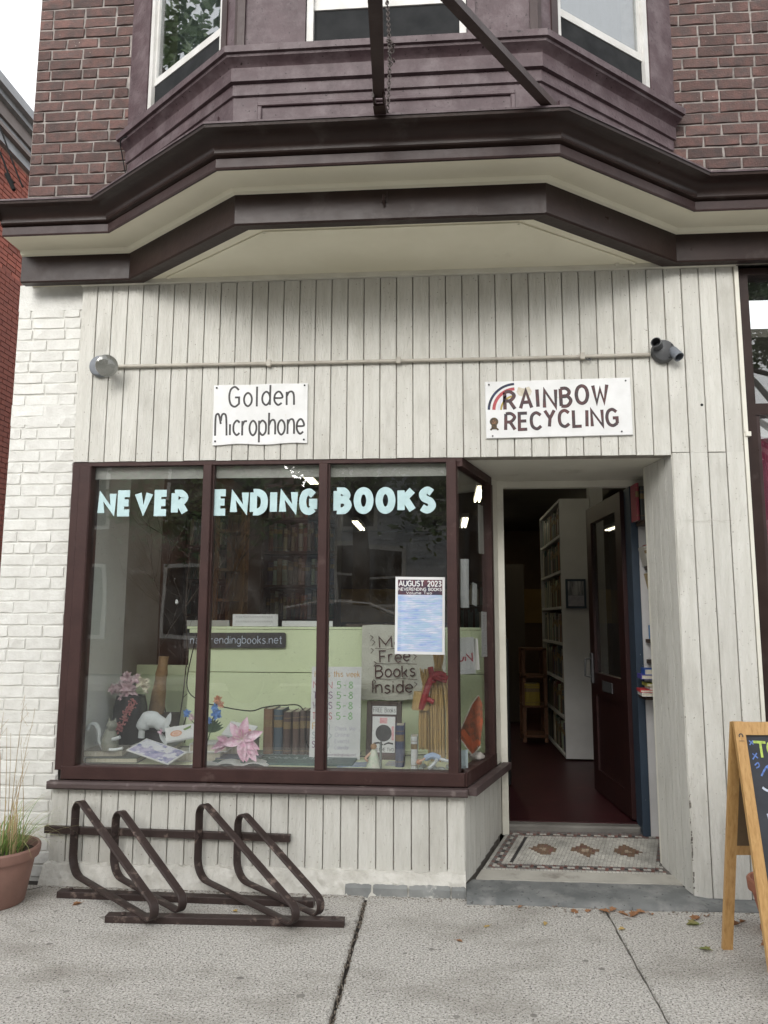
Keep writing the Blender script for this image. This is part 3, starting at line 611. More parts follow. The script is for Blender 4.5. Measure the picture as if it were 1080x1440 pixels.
# --- the open door, swung inwards on its right-hand hinges
dv = Vector((-.062, .90)); dlen = .90; dang = math.atan2(dv.y, dv.x)
door = part(MB().box(0, .13, -.022, .022, .0, 2.10).box(.77, .90, -.022, .022, .0, 2.10).box(.13, .77, -.022, .022, 1.98, 2.10)
            .box(.13, .77, -.022, .022, .70, .86).box(.13, .77, -.022, .022, .0, .16).box(.13, .77, -.008, .008, .16, .70), 'front_door', M['door'])
door.location = (1.195, .955, .155); door.rotation_euler = (0, 0, dang)
MB().box(.13, .77, -.003, .003, .86, 1.98).build('glass_pane', M['glass'], door)
mb = MB()
for k in range(-30, 44):
    for sgn in (1, -1):
        u0 = .13 + k * .03; pts = []
        a0, b0 = u0, .86
        if sgn == -1: a0 = u0
        # clip the diagonal wires to the pane
        t0, t1 = 0, 1.12
        lo, hi = (.13 - a0) * sgn, (.77 - a0) * sgn
        lo, hi = min(lo, hi), max(lo, hi); s0 = max(t0, lo); s1 = min(t1, hi)
        if s1 - s0 > .01:
            p0 = (a0 + sgn * s0, b0 + s0); p1 = (a0 + sgn * s1, b0 + s1)
            ribbon(mb, [p0, p1], .0016, lambda x, z, l: (x, .006 + l, z), .0005 * (sgn + 1))
mb.build('wire_mesh', M['dark_metal'], door)
MB().box(.33, .57, .022, .028, .745, .815).build('mail_slot', M['dark_metal'], door)
MB().box(.82, .87, .022, .035, .78, 1.00).tube([(.845, .03, .96), (.845, .075, .955), (.845, .08, .83), (.845, .03, .82)], .007).build('door_handle', M['dark_metal'], door)

# --- interior shell
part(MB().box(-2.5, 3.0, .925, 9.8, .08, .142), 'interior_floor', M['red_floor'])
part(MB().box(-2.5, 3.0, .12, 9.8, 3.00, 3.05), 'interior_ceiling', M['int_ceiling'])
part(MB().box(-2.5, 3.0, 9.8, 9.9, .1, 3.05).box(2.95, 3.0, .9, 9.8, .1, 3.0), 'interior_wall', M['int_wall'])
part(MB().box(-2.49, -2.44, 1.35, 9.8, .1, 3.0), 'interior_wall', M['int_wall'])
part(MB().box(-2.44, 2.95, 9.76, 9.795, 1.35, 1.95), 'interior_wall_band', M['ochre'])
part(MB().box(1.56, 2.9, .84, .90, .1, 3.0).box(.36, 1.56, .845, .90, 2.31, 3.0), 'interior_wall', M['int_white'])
# display box
part(MB().box(-2.10, -2.07, .05, .66, .575, 3.0), 'display_side_wall', M['display_white'])
part(MB().box(-2.13, -2.10, .66, 1.34, .1, 3.0).box(-2.45, -2.13, 1.28, 1.34, .1, 3.0), 'display_side_wall', M['display_gray'])
part(MB().prism([(-2.09, .062), (.07, .062), (.27, .72), (.27, 1.0), (-2.09, 1.0)], .545, .585), 'display_shelf', M['green_floor'])
gp = part(MB().box(-1.655, .27, .72, .74, .586, 1.060, c=.002).box(-1.655, .27, .72, .74, 1.064, 1.335, c=.002).box(-1.67, .27, .715, .80, 1.337, 1.352), 'green_panel', M['green'])
part(MB().box(-2.09, -1.658, .95, .97, .586, 1.09), 'green_panel', M['green'])
part(MB().box(.255, .262, .70, .745, .6, 2.25), 'display_post', M['display_gray'])

# --- cornice and soffit: profile levels (half width front, y front, half width at wall, y at wall, z)
CX = -.265; XL, XR = -2.49, 4.20
def level(hf, yf, hw, yw, z, xl=XL):
    return [(xl, yw, z), (CX - hw, yw, z), (CX - hf, yf, z), (CX + hf, yf, z), (CX + hw, yw, z), (XR, yw, z)]
def band(levels, name, m, smooth=False):
    mb = MB(); mb.loft([level(*lv) for lv in levels]); return part(mb, name, m, smooth=smooth)
corn = band([(.780, -.66, 1.565, -.09, 3.556), (.815, -.842, 1.600, -.292, 3.552), (.815, -.842, 1.600, -.292, 3.552)], 'cornice_soffit', M['soffit'])
# small cream cove where the soffit meets the beam
band([(.779, -.661, 1.566, -.091, 3.530), (.783, -.680, 1.570, -.105, 3.536), (.787, -.690, 1.573, -.118, 3.555)], 'soffit_moulding', M['soffit'])
band([(.815, -.840, 1.600, -.290, 3.560), (.816, -.846, 1.601, -.296, 3.548), (.818, -.858, 1.604, -.300, 3.548), (.819, -.862, 1.606, -.304, 3.556), (.819, -.862, 1.606, -.304, 3.600)], 'cornice_fascia', M['brown'])
def cove(a, b, n=8):   # concave crown moulding between two offsets
    out = []
    for k in range(n + 1):
        q = k / n * math.pi / 2; s_ = 1 - math.cos(q); h = math.sin(q)
        out.append(tuple(a[i] + (b[i] - a[i]) * (s_ if i < 4 else h) for i in range(5)))
    return out
band([(.812, -.850, 1.600, -.292, 3.600), (.813, -.860, 1.601, -.302, 3.607), (.821, -.880, 1.608, -.320, 3.610), (.822, -.886, 1.610, -.326, 3.616), (.822, -.886, 1.610, -.326, 3.624)]
     + cove((.822, -.886, 1.610, -.326, 3.624), (.842, -.978, 1.652, -.402, 3.682)) + [(.843, -.984, 1.656, -.408, 3.684), (.844, -.988, 1.657, -.412, 3.702)], 'crown_moulding', M['brown_dark'], smooth=30)
band([(.845, -.992, 1.658, -.416, 3.698), (.845, -.992, 1.658, -.416, 3.708), (.78, -.60, 1.66, .05, 3.765)], 'cornice_flashing', M['brown_skylit'])
for x, y0, y1 in ((XL, -.41, .05),):
    part(MB().add([(x, .05, 3.552), (x, -.292, 3.552), (x, -.304, 3.556), (x, -.304, 3.60), (x, -.326, 3.62), (x, -.41, 3.69), (x, -.414, 3.70), (x, .05, 3.76)], [tuple(range(8))]), 'cornice_end', M['brown'])
# beam around the bay
band([(.720, -.600, 1.500, .0, 3.392), (.720, -.600, 1.500, -.03, 3.372), (.774, -.652, 1.560, -.085, 3.368), (.777, -.660, 1.564, -.090, 3.376), (.777, -.660, 1.564, -.090, 3.558)], 'fascia_beam', M['brown_dark'])
mb = MB(); mb.loft([[(x, y, 3.400) for x, y, _ in level(.73, -.61, 1.51, -.0, 0)], [(x, .04, 3.400) for x, y, _ in level(.73, -.61, 1.51, 0, 0)]]); part(mb, 'bay_soffit', M['soffit'])
# thin panel moulding on the bay soffit
mb = MB(); pts = [(CX - 1.36, -.04), (CX - .66, -.535), (CX + .66, -.535), (CX + 1.36, -.04)]
for a, b in zip(pts, pts[1:]):
    d = (Vector(b) - Vector(a)).normalized(); nn = Vector((-d.y, d.x)) * .020
    mb.prism([(a[0], a[1]), (b[0], b[1]), (b[0] + nn.x, b[1] + nn.y), (a[0] + nn.x, a[1] + nn.y)], 3.392, 3.402)
part(mb, 'soffit_bead', M['soffit'])
# joint lines in the sheet metal beam
part(MB().box(CX + .44, CX + .77, -.663, -.659, 3.372, 3.418), 'beam_patch', M['brown_dark'])

part(MB().tube([(-.285, -.655, 3.49), (-.285, -.685, 3.485), (-.285, -.69, 3.455), (-.285, -.672, 3.44)], .006, 6).box(-.30, -.27, -.666, -.658, 3.46, 3.52), 'beam_hook', M['brown_dark'])
# --- the bay itself
BX = -.285
def blevel(hf, yf, hw, yw, z): return [(BX - hw, yw, z), (BX - hf, yf, z), (BX + hf, yf, z), (BX + hw, yw, z)]
bay = empty('bay', parent=None)
bpy.data.objects.remove(bay)
def bband(levels, name, m=M['brown_skylit'], parent=None, smooth=False):
    mb = MB(); mb.loft([blevel(*lv) for lv in levels]); return mb.build(name, m, parent or bayp, smooth)
mb = MB(); mb.loft([blevel(.79, -.638, 1.615, -.0, 3.70), blevel(.79, -.638, 1.615, -.0, 4.09), blevel(.775, -.615, 1.60, -.0, 4.10), blevel(.775, -.615, 1.60, -.0, 4.32)]); bayp = mb.build('bay_window', M['brown_skylit'], shop)
bband([(.790, -.640, 1.62, .0, 4.085), (.792, -.650, 1.63, -.0, 4.090), (.792, -.650, 1.63, -.0, 4.150), (.786, -.640, 1.61, 0, 4.156)], 'bay_band')
bband([(.794, -.650, 1.63, -.0, 4.152), (.798, -.668, 1.645, -.0, 4.158), (.798, -.668, 1.645, -.0, 4.236), (.79, -.655, 1.63, 0, 4.240)], 'bay_band')
bband([(.798, -.668, 1.645, -.0, 4.232), (.803, -.680, 1.655, -.010, 4.250), (.812, -.705, 1.675, -.030, 4.268), (.813, -.708, 1.678, -.033, 4.280), (.820, -.722, 1.690, -.045, 4.284), (.820, -.724, 1.692, -.048, 4.318), (.812, -.710, 1.68, -.03, 4.330), (.78, -.62, 1.62, .05, 4.345)], 'bay_sill', smooth=30)
# bay corner posts, casings, window panels; wall plane y=-.615 front, diagonals to the brick
def diag(side):
    a = Vector((BX + side * .775, -.615, 0)); b = Vector((BX + side * 1.66, .03, 0)); d = (b - a); L = d.length; d.normalize(); nrm = Vector((d.y * side, -d.x * side, 0)); return a, d, L, nrm
def dbox(mb, side, t0, t1, o0, o1, z0, z1):
    a, d, L, nrm = diag(side); q = [a + d * t0 + nrm * o0, a + d * t1 + nrm * o0, a + d * t1 + nrm * o1, a + d * t0 + nrm * o1]
    return mb.prism([(p.x, p.y) for p in q], z0, z1)
ZT = 5.75
L_ = diag(1)[2]
for side in (-1, 1):
    for a in ((.0, .155, -.08, -.002), (L_ - .20, L_, -.08, -.004)): mb = MB(); dbox(mb, side, *a, 4.33, ZT); mb.build('window_casing', M['brown_skylit'], bayp)
    for a in ((.0, .03, -.02, .012), (.11, .155, -.02, .006)): mb = MB(); dbox(mb, side, *a, 4.33, ZT); mb.build('casing_bead', M['brown'], bayp)
    w0, w1 = .158, L_ - .205
    mb = MB(); dbox(mb, side, w0, w0 + .035, -.06, -.012, 4.33, ZT); dbox(mb, side, w1 - .035, w1, -.06, -.012, 4.33, ZT); dbox(mb, side, w0 + .035, w1 - .035, -.06, -.014, 4.33, 4.362)
    sash = mb.build('window_frame', M['white_paint'], bayp)
    mb = MB(); dbox(mb, side, w0 + .035, w1 - .035, -.056, -.030, 4.60, 4.645); dbox(mb, side, w0 + .035, w0 + .052, -.056, -.030, 4.645, ZT); dbox(mb, side, w1 - .052, w1 - .035, -.056, -.030, 4.645, ZT)
    mb.build('window_sash', M['white_paint'], bayp)
    mb = MB(); dbox(mb, side, w0 + .052, w1 - .052, -.050, -.045, 4.645, ZT); mb.build('glass_pane', M['glass_up'], bayp)
    mb = MB(); dbox(mb, side, w0 + .035, w1 - .035, -.040, -.036, 4.362, 4.60); mb.build('insect_screen', M['screen'], bayp)
    mb = MB(); dbox(mb, side, w0, w1, -.22, -.20, 4.4, ZT); mb.build('curtain', M['curtain'], bayp)
# front wall of the bay with its window
fx0, fx1 = -.700, .135
for a in ((BX - .775, fx0 - .004), (fx1 + .004, BX + .775)): MB().box(*a, -.613, -.54, 4.335, ZT).build('bay_wall', M['brown_skylit'], bayp)
for a in ((BX - .785, BX - .745), (BX + .745, BX + .785)): MB().box(*a, -.632, -.60, 4.335, ZT).build('corner_post', M['brown'], bayp)
for a in ((fx0 - .045, fx0 - .004), (fx1 + .004, fx1 + .045)): MB().box(*a, -.640, -.614, 4.34, ZT).build('window_casing', M['brown_skylit'], bayp)
MB().box(fx0, fx0 + .035, -.625, -.56, 4.345, ZT).box(fx1 - .035, fx1, -.625, -.56, 4.345, ZT).box(fx0 + .035, fx1 - .035, -.625, -.56, 4.345, 4.385).build('window_frame', M['white_paint'], bayp)
MB().box(fx0 + .035, fx1 - .035, -.600, -.575, 4.60, 4.650).box(fx0 + .036, fx1 - .036, -.596, -.58, 4.652, 4.68).build('window_sash', M['white_paint'], bayp)
MB().box(fx0 + .035, fx1 - .035, -.590, -.585, 4.68, ZT).build('glass_pane', M['glass_up'], bayp)
MB().box(fx0 + .035, fx1 - .035, -.592, -.588, 4.385, 4.60).build('insect_screen', M['screen'], bayp)
MB().box(fx0, fx1, -.40, -.38, 4.4, ZT).build('curtain', M['curtain'], bayp)
# recessed panels under the bands
for a in ((BX - .66, BX + .66, -.652, -.637, 4.025, 4.048), (BX - .66, BX - .637, -.652, -.637, 3.80, 4.025), (BX + .637, BX + .66, -.652, -.637, 3.80, 4.025)): MB().box(*a, c=.004).build('panel_moulding', M['brown_skylit'], bayp)
for side in (-1, 1):
    for a in ((.12, .90, .0, .034, 4.015, 4.035), (.12, .14, .0, .034, 3.8, 4.015)): mb = MB(); dbox(mb, side, *a); mb.build('panel_moulding', M['brown_skylit'], bayp)
part(MB().box(-2.5, 4.15, .10, .6, 3.42, 5.7), 'upper_core_wall', M['mortar'])

# right-hand neighbour shopfront, part of the same building
nb = part(MB().box(1.658, 1.715, .02, .12, .0, 3.37).box(1.715, 4.2, .02, .12, 3.33, 3.37).box(1.715, 4.2, .022, .11, 2.52, 2.585).box(1.69, 4.2, .02, .12, .0, .42), 'side_shopfront', M['brown_dark'])
MB().box(1.715, 4.2, .06, .066, 2.585, 3.33).build('glass_pane', M['glass'], nb)
MB().box(1.715, 4.2, .06, .066, .42, 2.52).build('glass_pane', M['glass'], nb)
MB().box(1.715, 1.735, .03, .09, .42, 2.52).build('window_bead', M['brown'], nb)
mb = MB(); rr = []
for i in range(150):
    x = 1.72 + i * .016; rr.append([(x, .20 + .025 * math.sin(i * 1.1) + .01 * math.sin(i * 2.7), z) for z in (.45, 2.44)])
mb.loft(rr).build('curtain', M['magenta'], nb, smooth=True)
MB().box(1.66, 4.2, .9, .95, 0, 3.3).build('back_wall', M['int_wall'], nb)

# ============================================================ GROUND
ground = MB().box(-60, 60, -60, 40, -.6, -.15).build('ground', mat('grassy_soil', (.06, .08, .03), (.08, .07, .04), 2, .95)); tag(ground, kind='structure')
side = MB().box(-60, 60, -4.6, 1.2, -.149, -.022).build('sidewalk', M['joint']); tag(side, kind='structure')
def slab(x0, x1, y0, y1, parent, m, ztop=0, seed=1, tilt=0):
    r_ = random.Random(seed); mb = MB(); n = max(4, int((y1 - y0) / .05)); mx = max(4, int((x1 - x0) / .3)); e = lambda: r_.uniform(-.0025, .0025)
    xs = [x0] + [x0 + .010] + [x0 + (x1 - x0) * i / mx for i in range(1, mx)] + [x1 - .010, x1]
    rows = []
    for j in range(n + 1):
        y = y0 + (y1 - y0) * j / n; a, b = e(), e(); row = [(x0 + a, y, ztop - .1)]
        for i, x in enumerate(xs):
            k = a if i < 2 else (b if i >= len(xs) - 2 else 0)
            row.append((x + k, y, ztop - (.009 if i in (0, len(xs) - 1) else 0)))
        row.append((x1 + b, y, ztop - .1)); rows.append(row)
    mb.loft(rows); return mb.build('slab', m, parent, smooth=25)
xs = [-7.4, -6.25, -5.1, -3.93, -2.74, -.408, .778, 1.93, 3.1, 4.3, 5.5]
for k in range(len(xs) - 1):
    gap = .012 if k == 4 else .007
    slab(xs[k] + (.009 if xs[k] == -.408 else .0035), xs[k + 1] - (.009 if xs[k + 1] == -.408 else .0035), -1.9, -.075 if xs[k] < 0 and xs[k] > -1 or xs[k] < -.4 and xs[k] > -3 else -.10, side, M['concrete'], seed=k)
    slab(xs[k] + .006, xs[k + 1] - .005, -4.35, -1.91, side, M['concrete'], seed=k + 30)
MB().box(-7.4, -2.60, -.10, 9.0, -.05, -.004).build('sidewalk_strip', M['concrete'], side)
MB().box(-60, 60, -4.6, -4.37, -.149, .0).build('kerb', M['bluestone'], side)
mb = MB(); ribbon(mb, [(-2.12, -.10), (-2.22, -.20), (-2.30, -.27), (-2.42, -.42), (-2.52, -.50), (-2.7, -.66)], .010, lambda x, z, l: (x, z, .0008 + l), 0); mb.build('crack', M['joint'], side)
mb = MB(); q_ = random.Random(55)
for k in range(70):
    x, y, s_ = q_.uniform(-2.6, 1.9), q_.uniform(-1.5, -.2), q_.uniform(.004, .016); mb.add([(x + s_ * q_.uniform(.7, 1.1) * math.cos(a), y + s_ * q_.uniform(.7, 1.1) * math.sin(a), .0009) for a in [6.283 * i / 9 for i in range(9)]], [tuple(range(9))])
mb.build('gum_spots', mat('old_gum', (.14, .13, .115), (.26, .245, .22), 40), side, kind='stuff')
mb = MB()
for k in range(420):
    x = q_.uniform(-2.1, 1.7); y = -.085 - abs(q_.gauss(0, .03)) - (.07 if x > .1 else 0); s_ = q_.uniform(.0015, .006); mb.box(x, x + s_ * 2, y, y + s_, .0, s_ * .5)
for k in range(160):
    t = q_.random(); x = -.408 + q_.uniform(-.012, .012); mb.box(x, x + .004, -1.6 + 1.45 * t, -1.596 + 1.45 * t, -.004, .002)
mb.build('wall_foot_debris', mat('dark_debris', (.10, .075, .055), (.24, .21, .17), 60), side, kind='stuff')
road = MB().box(-60, 60, -11.9, -4.6, -.149, -.13).build('road', M['asphalt']); tag(road, kind='structure')
fsw = MB().box(-60, 60, -14.2, -11.9, -.149, .0).build('far_sidewalk', M['concrete']); tag(fsw, kind='structure')

# ============================================================ THINGS ON THE FACADE
conduit = MB().tube([(-1.93, -.016, 2.866), (-.8, -.016, 2.862), (.4, -.016, 2.860), (1.15, -.016, 2.864)], .0105, 10)
conduit = conduit.build('conduit_pipe', M['conduit'], smooth=True); tag(conduit, 'thin cream conduit pipe running across the siding between two lamp holders', 'pipe')
for x in (-1.0, -.25, .78):
    MB().box(x - .012, x + .012, -.030, -.001, 2.846, 2.882).build('pipe_clip', M['conduit'], conduit)
fl = thing('floodlight', 'round gray floodlight fixture with clear reflector bulb at left end of conduit', 'lamp', (-2.005, 0, 2.868))
MB().lathe([(0, 0), (.062, 0), (.064, -.008), (.064, -.026), (.056, -.040), (.03, -.046), (0, -.047)], 28, axis='y').build('lamp_base', M['gray_metal'], fl, smooth=True)
for a in (60, 150, 240, 330): MB().lathe([(0, -.043), (.006, -.0435), (.006, -.047), (0, -.048)], 8, o=(.045 * math.cos(R(a)), .008, .045 * math.sin(R(a)))[:3], axis='y').build('screw', M['black'], fl)
bd = Vector((.55, -.78, -.28)).normalized()
def along_axis(prof, o, d, seg=24):
    mb = MB(); mb.lathe(prof, seg); q = d.to_track_quat('Z', 'Y').to_matrix(); o = Vector(o); mb.v = [tuple(o + q @ Vector(p)) for p in mb.v]; return mb
along_axis([(0, 0), (.026, 0), (.028, .055), (.022, .056), (0, .056)], (.02, -.03, .0), bd).build('lamp_socket', M['gray_metal'], fl, smooth=True)
along_axis([(.018, .05), (.026, .062), (.050, .098), (.062, .120), (.063, .128)], (.02, -.03, .0), bd).build('bulb_reflector', M['reflector'], fl, smooth=True)
along_axis([(.063, .126), (.062, .136), (.050, .146), (.03, .152), (0, .155)], (.02, -.03, .0), bd).build('bulb_glass', M['bulb'], fl, smooth=True)
fr2 = thing('lamp_holder', 'round gray fixture with two empty lamp sockets at right end of conduit', 'lamp', (1.222, 0, 2.880))
MB().lathe([(0, 0), (.064, 0), (.066, -.008), (.066, -.024), (.058, -.040), (.03, -.050), (0, -.052)], 28, axis='y').build('lamp_base', M['dark_metal'], fr2, smooth=True)
along_axis([(0, 0), (.025, 0), (.028, .07), (.024, .071), (.022, .02), (0, .02)], (-.025, -.03, .02), Vector((-.45, -.85, .12)).normalized()).build('lamp_socket', M['dark_metal'], fr2, smooth=True)
along_axis([(0, 0), (.025, 0), (.028, .07), (.024, .071), (.022, .02), (0, .02)], (.045, -.035, .0), Vector((.32, -.55, -.75)).normalized()).build('lamp_socket', M['gray_metal'], fr2, smooth=True)
for a in (35, 300): MB().lathe([(0, -.040), (.006, -.0405), (.006, -.044), (0, -.045)], 8, o=(.048 * math.cos(R(a)), .0, .048 * math.sin(R(a))), axis='y').build('screw', M['black'], fr2)
mb = MB(); mb.tube([(.80, -.018, 2.848), (.81, -.03, 2.838), (.825, -.022, 2.842), (.818, -.012, 2.852)], .004, 6)
tag(mb.build('pipe_hook', M['dark_metal']), 'tiny bent metal hook under the conduit above the rainbow sign', 'hook')

# signs
s1 = thing('painted_sign', 'white hand painted sign reading Golden Microphone on cream siding above the window', 'sign', (-1.318, -.012, 2.390), (0, R(-.3), 0))
mb = MB(); r_ = random.Random(1); w_, h_ = .548, .350
tp = [(i / 12 * w_, h_ + .0015 * math.sin(i)) for i in range(13)]; bt = [(w_ - i / 12 * w_, .004 * math.sin(i * .9) - .002) for i in range(13)]
out = tp + bt; mb.add([(x, 0, z) for x, z in out] + [(x, .012, z) for x, z in out], [tuple(range(26)), tuple(range(51, 25, -1))] + [(i, (i + 1) % 26, 26 + (i + 1) % 26, 26 + i) for i in range(26)])
mb.build('sign_board', M['sign_white'], s1)
write('Golden', .092, .470, .222, .118, .0115, M['blackpaint'], s1, gap=1.7, jit=.22, seed=4)
write('Qjcrophone', .014, .528, .052, .128, .0115, M['blackpaint'], s1, gap=1.15, jit=.15, seed=7)
for x, z in ((.016, .334), (.53, .336), (.016, .018), (.53, .018)): MB().lathe([(0, -.001), (.0055, -.0012), (.0055, -.004), (0, -.005)], 8, o=(x, 0, z), axis='y').build('screw', M['black'], s1)
s2 = thing('painted_sign', 'white hand painted sign reading Rainbow Recycling with a rainbow, above the doorway', 'sign', (.240, -.014, 2.402), (0, R(-.6), 0))
MB().box(0, .800, 0, .014, 0, .326, c=.002).build('sign_board', M['sign_white'], s2)
write('RAINBOW', .108, .672, .165, .100, .0195, M['rustblack'], s2, gap=2.0, jit=.35, seed=3, slope=.035)
write('RECYCLING', .108, .722, .048, .092, .0180, M['rustblack'], s2, gap=1.7, jit=.35, seed=8, slope=.02)
def arc(cx, cz, r, a0, a1, n=14): return [(cx + r * math.cos(R(a0 + (a1 - a0) * i / n)), cz + r * math.sin(R(a0 + (a1 - a0) * i / n))) for i in range(n + 1)]
for rr_, wd, m_ in ((.150, .014, mat('navy_stripe', (.02, .03, .09), (.015, .015, .02), 50)), (.122, .018, mat('red_stripe', (.46, .07, .08), (.3, .05, .06), 50)), (.096, .011, mat('white_stripe', (.6, .6, .66), None)), (.082, .011, mat('ochre_stripe', (.42, .32, .07), (.3, .22, .06), 50))):
    mb = MB(); ribbon(mb, arc(.168, .158, rr_, 182 - 4, 92), wd, fplane(0), .0006); mb.build('rainbow_stripe', m_, s2)
fig = MB(); fig.lathe([(0, -.0008), (.024, -.0009), (.024, -.0012), (0, -.0013)], 16, o=(.045, 0, .094), axis='y'); fig.box(.030, .060, -.0017, -.0005, .050, .082)
ribbon(fig, [(.024, .046), (.045, .066), (.068, .046)], .010, fplane(0), .0022); fig.build('painted_emblem', mat('emblem_black', (.02, .016, .012), (.10, .06, .02), 90), s2)
fg = MB(); fg.lathe([(0, -.0028), (.013, -.0029), (.013, -.0031), (0, -.0032)], 14, o=(.045, 0, .092), axis='y'); fg.build('painted_face', mat('emblem_tan', (.28, .14, .06), (.03, .02, .015), 120), s2)
st = MB(); st.add([(.215 + a, -.0006, .262 + b) for a, b in ((-.03, -.02), (.0, -.03), (.035, -.022), (.045, .0), (.03, .03), (.0, .018), (-.03, .028), (-.04, 0))], [tuple(range(8))]); st.build('stain', mat('rust_stain', (.50, .44, .33), (.62, .58, .50), 30), s2)
for x, z in ((.022, .308), (.775, .308), (.74, .02), (.035, .012)): MB().lathe([(0, -.001), (.005, -.0012), (.005, -.004), (0, -.005)], 8, o=(x, 0, z), axis='y').build('screw', M['dark_metal'], s2)

# nail holes and hooks on the siding
hl = MB().lathe([(0, -.0012), (.008, -.0013), (.008, -.0016), (0, -.0018)], 10, o=(1.42, 0, 2.576), axis='y').build('drilled_hole', M['black'], shop)
ck = MB().tube([(1.652, -.012, 3.385), (1.68, -.03, 3.395), (1.70, -.03, 3.41)], .006, 6).build('trim_hook', M['cream_trim'], shop)
part(MB().lathe([(0, -.0), (.010, -.0), (.010, -.018), (0, -.02)], 10, o=(.988, -.02, 3.395), axis='y'), 'trim_bolt', M['cream_trim'])

# sign pole, brace and chain on top of the cornice
pole = thing('sign_pole', 'brown metal sign pole jutting out over the cornice with its hinge bracket', 'pole', (-.278, -.96, 3.722))
e_ = Vector((-.225 + .278, -1.98 + .96, .03))
mb = MB(); p0 = Vector((0, -.10, .035)); p1 = e_
d = (p1 - p0).normalized(); a_ = d.cross(Vector((0, 0, 1))).normalized() * .030; b_ = Vector((0, 0, .022))
mb.loft([[p0 + a_ * .85 + b_, p0 + a_ * .85 - b_, p0 - a_ * .85 - b_, p0 - a_ * .85 + b_], [p1 + a_ + b_, p1 + a_ - b_, p1 - a_ - b_, p1 - a_ + b_]], True).build('pole_bar', M['brown'], pole)
mb = MB(); mb.box(-.028, .028, -.09, .03, -.018, -.006).box(-.026, -.018, -.14, .02, -.01, .045).box(.018, .026, -.14, .02, -.01, .045); mb.tube([(-.03, -.11, .028), (.03, -.11, .028)], .007, 8); mb.build('hinge_bracket', M['brown_dark'], pole)
br = thing('pole_brace', 'slanted brown metal brace bar from the cornice corner to the sign pole', 'brace', (.515, -.93, 3.722))
mb = MB(); p0 = Vector((0, 0, 0.012)); p1 = Vector((-.74, -1.02, .03)); d = (p1 - p0).normalized(); a_ = d.cross(Vector((0, 0, 1))).normalized() * .021; b_ = Vector((0, 0, .018))
mb.loft([[p0 + a_ + b_, p0 + a_ - b_, p0 - a_ - b_, p0 - a_ + b_], [p1 + a_ + b_, p1 + a_ - b_, p1 - a_ - b_, p1 - a_ + b_]], True).build('brace_bar', M['brown'], br)
MB().box(-.035, .035, -.03, .03, -.014, -.004).build('foot_plate', M['brown_dark'], br)
chain = thing('hanging_chain', 'rusty dark steel chain hanging down in front of the middle bay window', 'chain', (-.248, -.955, 3.73))
lk = MB(); n = 14; path = [Vector((.0075 * math.cos(q), 0, .0135 * math.sin(q))) for q in [2 * math.pi * k / n for k in range(n)]]
rings = []
for k, p in enumerate(path):
    t = (path[(k + 1) % n] - path[k - 1]).normalized(); a = Vector((0, 1, 0)); b = t.cross(a)
    rings.append([p + (a * math.cos(q) + b * math.sin(q)) * .0028 for q in [2 * math.pi * j / 6 for j in range(6)]])
rings.append(rings[0]); lk.loft(rings, True, caps=False)
l0 = lk.build('chain_link', mat('rusty_chain', (.06, .042, .035), (.03, .022, .02), 60, .6, coord='obj'), chain, smooth=True)
cpts = []; N = 56; top_ = Vector((-.02, .28, 1.08))
for k in range(N):
    t = k / (N - 1); p = top_ * t + Vector((.010 * math.sin(t * 5), .0, 0))
    o = l0 if k == 0 else copy(l0, chain); o.location = p; o.rotation_euler = (R(-14), 0, R(90 * (k % 2) + rng.uniform(-18, 18)))
for k in range(9):
    o = copy(l0, chain); o.location = top_ * .40 + Vector((.020 + rng.uniform(-.014, .014), -.01 + rng.uniform(-.01, .01), -.045 * k / 3 + .03)); o.rotation_euler = (rng.uniform(0, 3), rng.uniform(0, 3), rng.uniform(0, 3))
# thin wire at the left end of the bay
tag(MB().tube(smoothline([(-1.905, -.03, 4.05), (-1.925, -.05, 4.17), (-1.925, -.09, 4.25), (-1.88, -.10, 4.27)], 5), .0035, 6).build('bent_wire', M['cable']), 'thin bent wire at left end of the purple bay sill', 'wire')

